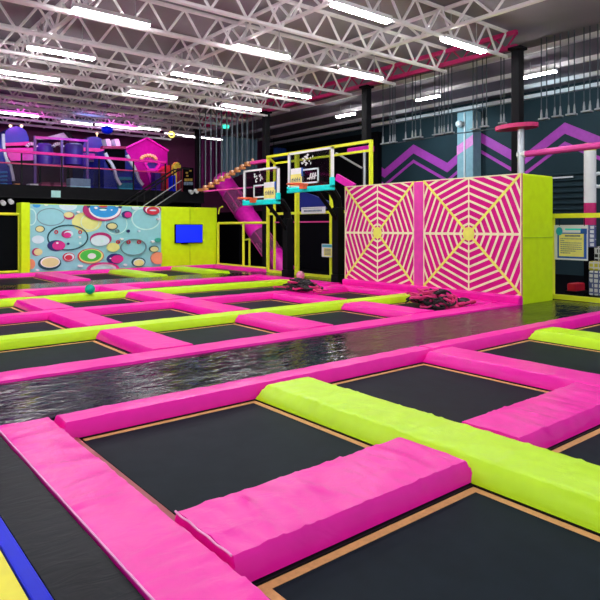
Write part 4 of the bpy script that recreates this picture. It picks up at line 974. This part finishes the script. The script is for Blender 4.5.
# right rope walk: swings and steps at u = 16
US2 = 16.0
def swing(x, y, halfw, label, grp, src=None):
    p = PU(x, y, US2)
    t = thing('hanging_plank', p, label, 'plank', grp)
    b = MB(); b.bbox(p-Vector((.1, halfw, 0)), p+Vector((.1, halfw, .05)), .015); b.build('board', 'plank', t)
    for s in (-1, 1):
        b = MB(); q = p+Vector((0, s*(halfw-.05), .05)); b.tube([q, Vector((q.x, q.y, ZC))], .016, 5); b.build('rope', 'rope', t)
        b = MB(); b.tube([q, q+Vector((0, 0, .12)), q+Vector((0, 0, .26))], [.032, .03, .014], 8); b.build('clamp', 'plank', t)
for i, (x, y, hw) in enumerate(((386.5, 144.3, .22), (394, 143, .10), (409, 140, .20), (418, 138.2, .16), (437, 135.6, .14), (443, 134.9, .10), (450, 133.5, .12), (475, 130, .12), (484.5, 127.5, .12), (502.5, 124, .1))):
    swing(x, y, hw, f'grey hanging plank of the rope walk above the web wall, {ORD[i]} from the left', 'rope walk planks')
for i, (x, y) in enumerate(((544, 120), (557.5, 117.5), (571.5, 115.5), (587, 112.5), (601, 110))):
    swing(x, y, .13, f'grey hanging step at upper right beyond the red platform, {ORD[i]} from the left', 'upper right steps')
pts = [PU(x, y, US2+.05) for x, y in ((382, 145), (406, 141.5), (432, 137.5), (446, 134.5), (470, 132), (500, 128))]
b = MB(); b.tube(pts, .02, 5); tag(b.build('guide_cable', 'rope'), 'grey cable linking the hanging planks above the web wall', 'cable')
# red diving platform + silver pole + pink bar
pp = PU(521, 126, 14.0)
t = thing('round_platform', (pp.x, pp.y, FZ), 'red padded platform on a silver pole above the web wall', 'platform')
a, c = PU(499, 126, pp.x), PU(540, 125, pp.x); hw = (a.y-c.y)/2; vm = (a.y+c.y)/2
b = MB(); b.prism([(pp.x+.55*math.cos(k*math.pi/8), vm+hw*math.cos(k*math.pi/8+1.57), pp.z-.08) for k in range(0)] or [(pp.x-.12+.34*math.sin(k*math.pi/8), vm+hw*math.cos(k*math.pi/8), pp.z-.08) for k in range(16)], (0, 0, .10)); b.build('pad', 'crimson', t)
b = MB(); b.tube([(pp.x, pp.y, FZ), (pp.x, pp.y, pp.z-.085)], .09, 12); b.build('pole', 'steel', t)
b = MB(); q0, q1 = PU(526, 154, pp.x), PU(606, 144.5, pp.x)
b.tube([q0, q1], .08, 10); tag(b.build('balance_beam', 'pinkbar'), 'long pink padded bar reaching from the silver pole to the right edge', 'bar')
b = MB(); b.tube([q0+Vector((0, .22, 0)), q0+Vector((0, .002, 0))], .09, 8); tag(b.build('beam_clamp', 'white'), 'white clamp joining the pink bar to the silver pole', 'clamp')
# pink bar and brace behind the right hoop
b = MB(); pa, pb = PU(348, 194, UC-.3), PU(372, 193, UC-.3); b.bbox((UC-.4, PU(372, 0, UC-.3).y, PU(360, 150, UC-.3).z-.1), (UC-.18, PU(349, 0, UC-.3).y, PU(360, 147, UC-.3).z), .03); tag(b.build('platform_edge', 'magwall'), 'magenta padded platform edge inside the top of the tall yellow frame', 'platform')
b = MB(); b.bar(PU(337, 177, 13.6), PU(354, 187, 13.6), .12, .22); tag(b.build('slide_rail', 'mag'), 'magenta sloped rail behind the top left of the web wall', 'rail')
b = MB(); b.bar(PU(336, 153, 13.9), PU(362, 168, 13.9), .05, .05); tag(b.build('frame_brace', 'steel'), 'grey diagonal brace right of the right hoop', 'brace')
b = MB(); q = PU(364.5, 170, 13.9); b.tube([(13.9, q.y, FZ), (13.9, q.y, PU(364, 150, 13.9).z)], .05, 8); tag(b.build('scaffold_pole', 'steel'), 'grey upright pole between the right hoop and the web wall', 'pole')
b = MB(); q_ = [PU(296, 190, 16.22), PU(312, 195, 16.22), PU(334, 204, 16.22), PU(334, 215, 16.22), PU(296, 215, 16.22)]
for q in q_[3:]: q.z = 2.302
b.prism(q_, (.16, 0, 0)); tag(b.build('blue_slope', plain('deep_blue', (.008, .02, .22), .5)), 'dark blue sloped panel seen below the right backboard', 'panel')

# ================================================================ RIGHT EDGE OBSTACLES
UO = 15.6
t = thing('padded_column', PU(590, 290, UO)*1.0, 'white padded column with red and honeycomb bands at the right edge', 'column'); t.location.z = FZ
vm = PU(590, 0, UO).y; r = (PU(584.5, 0, UO).y-PU(595.5, 0, UO).y)/2*1.05
def band(y0, y1, mat, nm, k=1.0):
    b = MB(); z0, z1_ = PU(590, y1, UO).z, PU(590, y0, UO).z
    b.tube([(UO, vm, max(z0, FZ)), (UO, vm, z1_)], r*k, 16); return b.build(nm, mat, t)
band(143.5, 151, plain('capyellow', (.75, .60, .12), .5), 'yellow_cap'); band(151, 203, 'white', 'white_sleeve'); band(203, 225, plain('band_red', (.60, .01, .16), .4), 'red_band'); band(225, 247, 'honey_white', 'honeycomb_band'); band(247, 330, 'matte_black', 'base')
def oblock(x0, x1, y0, y1, U, mat, label):
    a, c = PU(x0, y0, U), PU(x1, y1, U); b = MB(); b.bbox((U, c.y, PU((x0+x1)/2, y1, U).z), (U+.5, a.y, PU((x0+x1)/2, y0, U).z), .03); return tag(b.build('foam_block', mat), label, 'foam block')
oblock(588.5, 625, 271.5, 296.8, 13.9, 'honey_white', 'white honeycomb foam block at the right edge under the yellow one')
oblock(588.5, 625, 262, 271.3, 13.9, 'honey_yellow', 'yellow honeycomb foam block at the right edge')
oblock(594, 630, 247, 261.8, 13.9, 'honey_black', 'black and white honeycomb foam block at the right edge, topmost')
a = PU(571, 300, 14.6); oblock(567, 575.5, 283.5, 293, 14.6, 'red', 'small red foam block behind the right yellow frame')
b = MB(); c, e = PU(567, 293.2, 14.6), PU(575.5, 293.2, 14.6); b.bbox((14.55, e.y-.05, -.04), (15.15, c.y+.05, c.z), .02); tag(b.build('plinth', 'black'), 'black plinth under the small red foam block', 'plinth')
b = MB(); b.bbox((15.3, 9.6, FZ), (15.4, 12.2, 2.0), .02); tag(b.build('dark_board', 'matte_black'), 'dark board standing behind the right end of the web wall', 'board')
# white ring letter on the wall
b = MB(); p = PU(599, 180, UW-.03)
b.tube([p+Vector((0, .22*math.cos(k*math.pi/10), .24*math.sin(k*math.pi/10))) for k in range(21)], .07, 6); tag(b.build('wall_letter', 'white'), 'white round letter O on the teal wall at the right edge', 'letter')

# ================================================================ LOOSE THINGS
def ball(x, y, r, mat, label, z):
    p = PZ(x, y, z); b = MB(); b.sphere((p.x, p.y, z+r), r, 24, 16); return tag(b.build('ball', mat), label, 'ball')
ball(90, 294.3, .115, 'green', 'green shiny ball on the farther lime strip at the left', .006)
ball(300.5, 279.5, .125, 'ballpink', 'pale pink ball on the pink pad between the hoop posts', .008)
def strap_pile(c, L, W, Hh, seed, label, nb=22, nr=40):
    t = thing('harness_pile', c, label, 'harness pile'); rr = random.Random(seed)
    for nm, mat, n in (('black_straps', 'strap_black', nb), ('red_straps', 'strap_pink', nr)):
        b = MB()
        for k in range(n):
            q = rr.gauss(0, .24 if nm == 'black_straps' else .38); q = max(-.9, min(.9, q)); w = rr.gauss(0, .3); w = max(-.8, min(.8, w))
            base = Vector(c)+Vector((W*w, L*q, 0)); hmax = Hh*max(.15, (1-q*q))*max(.2, 1-w*w)
            z = rr.uniform(.02, hmax); ang = rr.uniform(0, 6.28); ra = rr.uniform(.07, .16); tl = rr.uniform(-.5, .5)
            P = []
            arc = rr.uniform(3, 6)
            for j in range(10):
                a = ang+arc*j/9; d = Vector((ra*math.cos(a), ra*1.3*math.sin(a), ra*tl*math.sin(a*1.7)))
                g = base+d+Vector((0, 0, z)); g.z = max(c[2]+.028, g.z); P.append(g)
            b.tube(P, rr.uniform(.018, .030), 5)
        for k in range(7):
            q = rr.uniform(-.6, .6); w = rr.uniform(-.5, .5); s = rr.uniform(.07, .12)
            b.sphere(Vector(c)+Vector((W*w, L*q, s*.7+rr.uniform(0, Hh*.35)*(1-q*q))), s, 10, 7, 0, (1, 1.3, .7))
        b.build(nm, mat, t)
pc = PZ(440, 306, -.0); strap_pile(Vector((10.15, 7.95, -.135)), .95, .42, .36, 3, 'heap of red and black harness straps before the spider web wall')
pc = PZ(302, 291, 0); strap_pile(Vector((pc.x, pc.y, .012)), .80, .34, .26, 8, 'heap of pink and black harness straps below the left hoop', 48, 18)

# ================================================================ LIGHT
w = bpy.data.worlds.new('hall'); bpy.context.scene.world = w; w.use_nodes = True
bg = w.node_tree.nodes['Background']; bg.inputs[0].default_value = (0.86, 0.92, 1.0, 1); bg.inputs[1].default_value = 0.75
def lamp(kind, loc, tgt, col, power, size=1.0, name='wash_light', spot=1.2):
    L = bpy.data.lights.new(name, kind); L.energy = power; L.color = col
    if kind == 'AREA': L.size = size
    elif kind == 'SPOT': L.spot_size = spot; L.spot_blend = .6; L.shadow_soft_size = .2
    else: L.shadow_soft_size = .25
    o = bpy.data.objects.new(name, L); C.objects.link(o); o.location = loc
    o.rotation_euler = (Vector(tgt)-Vector(loc)).to_track_quat('-Z', 'Y').to_euler(); return o
# coloured party lamps over the balcony
for (u, v) in ((2.0, 24.6), (6.5, 24.6), (10.5, 24.8)):
    lamp('SPOT', (u, v+.3, 6.0), (u+.3, 29.0, 4.6), (1.0, .10, .75), 75, spot=2.2)
lamp('SPOT', (12.6, 25.2, 5.8), (12.9, 27.2, 3.6), (1.0, .1, .8), 120, spot=2.0)
lamp('SPOT', (4.0, 23.2, 6.0), (4.2, 26, 4.0), (.25, .25, 1.0), 120, spot=1.8)
lamp('SPOT', (8.6, 23.2, 6.0), (9, 26, 4.0), (.25, .3, 1.0), 120, spot=1.8)
# cool wall washers for the teal wall
lamp('SPOT', (18.5, 16.0, 6.2), (UW, 15.6, 4.4), (.6, .9, 1.0), 300, spot=1.5)
lamp('SPOT', (18.5, 18.5, 6.2), (UW, 18.0, 4.2), (.6, .9, 1.0), 150, spot=1.7)
lamp('SPOT', (18.5, 11.0, 6.2), (UW, 11.0, 4.2), (.6, .9, 1.0), 180, spot=2.0)

# ================================================================ CAMERA
cam = bpy.data.cameras.new('camera'); co = bpy.data.objects.new('camera', cam); C.objects.link(co)
co.location = (0, 0, H); co.rotation_euler = (R(90), 0, -YAW)
cam.sensor_width = 36; cam.sensor_fit = 'HORIZONTAL'; cam.lens = F/600*36; cam.shift_y = -(300-HY)/600; cam.shift_x = 0
cam.clip_start = .05; cam.clip_end = 200
sc = bpy.context.scene; sc.camera = co
sc.view_settings.view_transform = 'Standard'; sc.view_settings.look = 'None'; sc.view_settings.gamma = 1; sc.view_settings.exposure = 0.35
sc.view_settings.use_curve_mapping = False
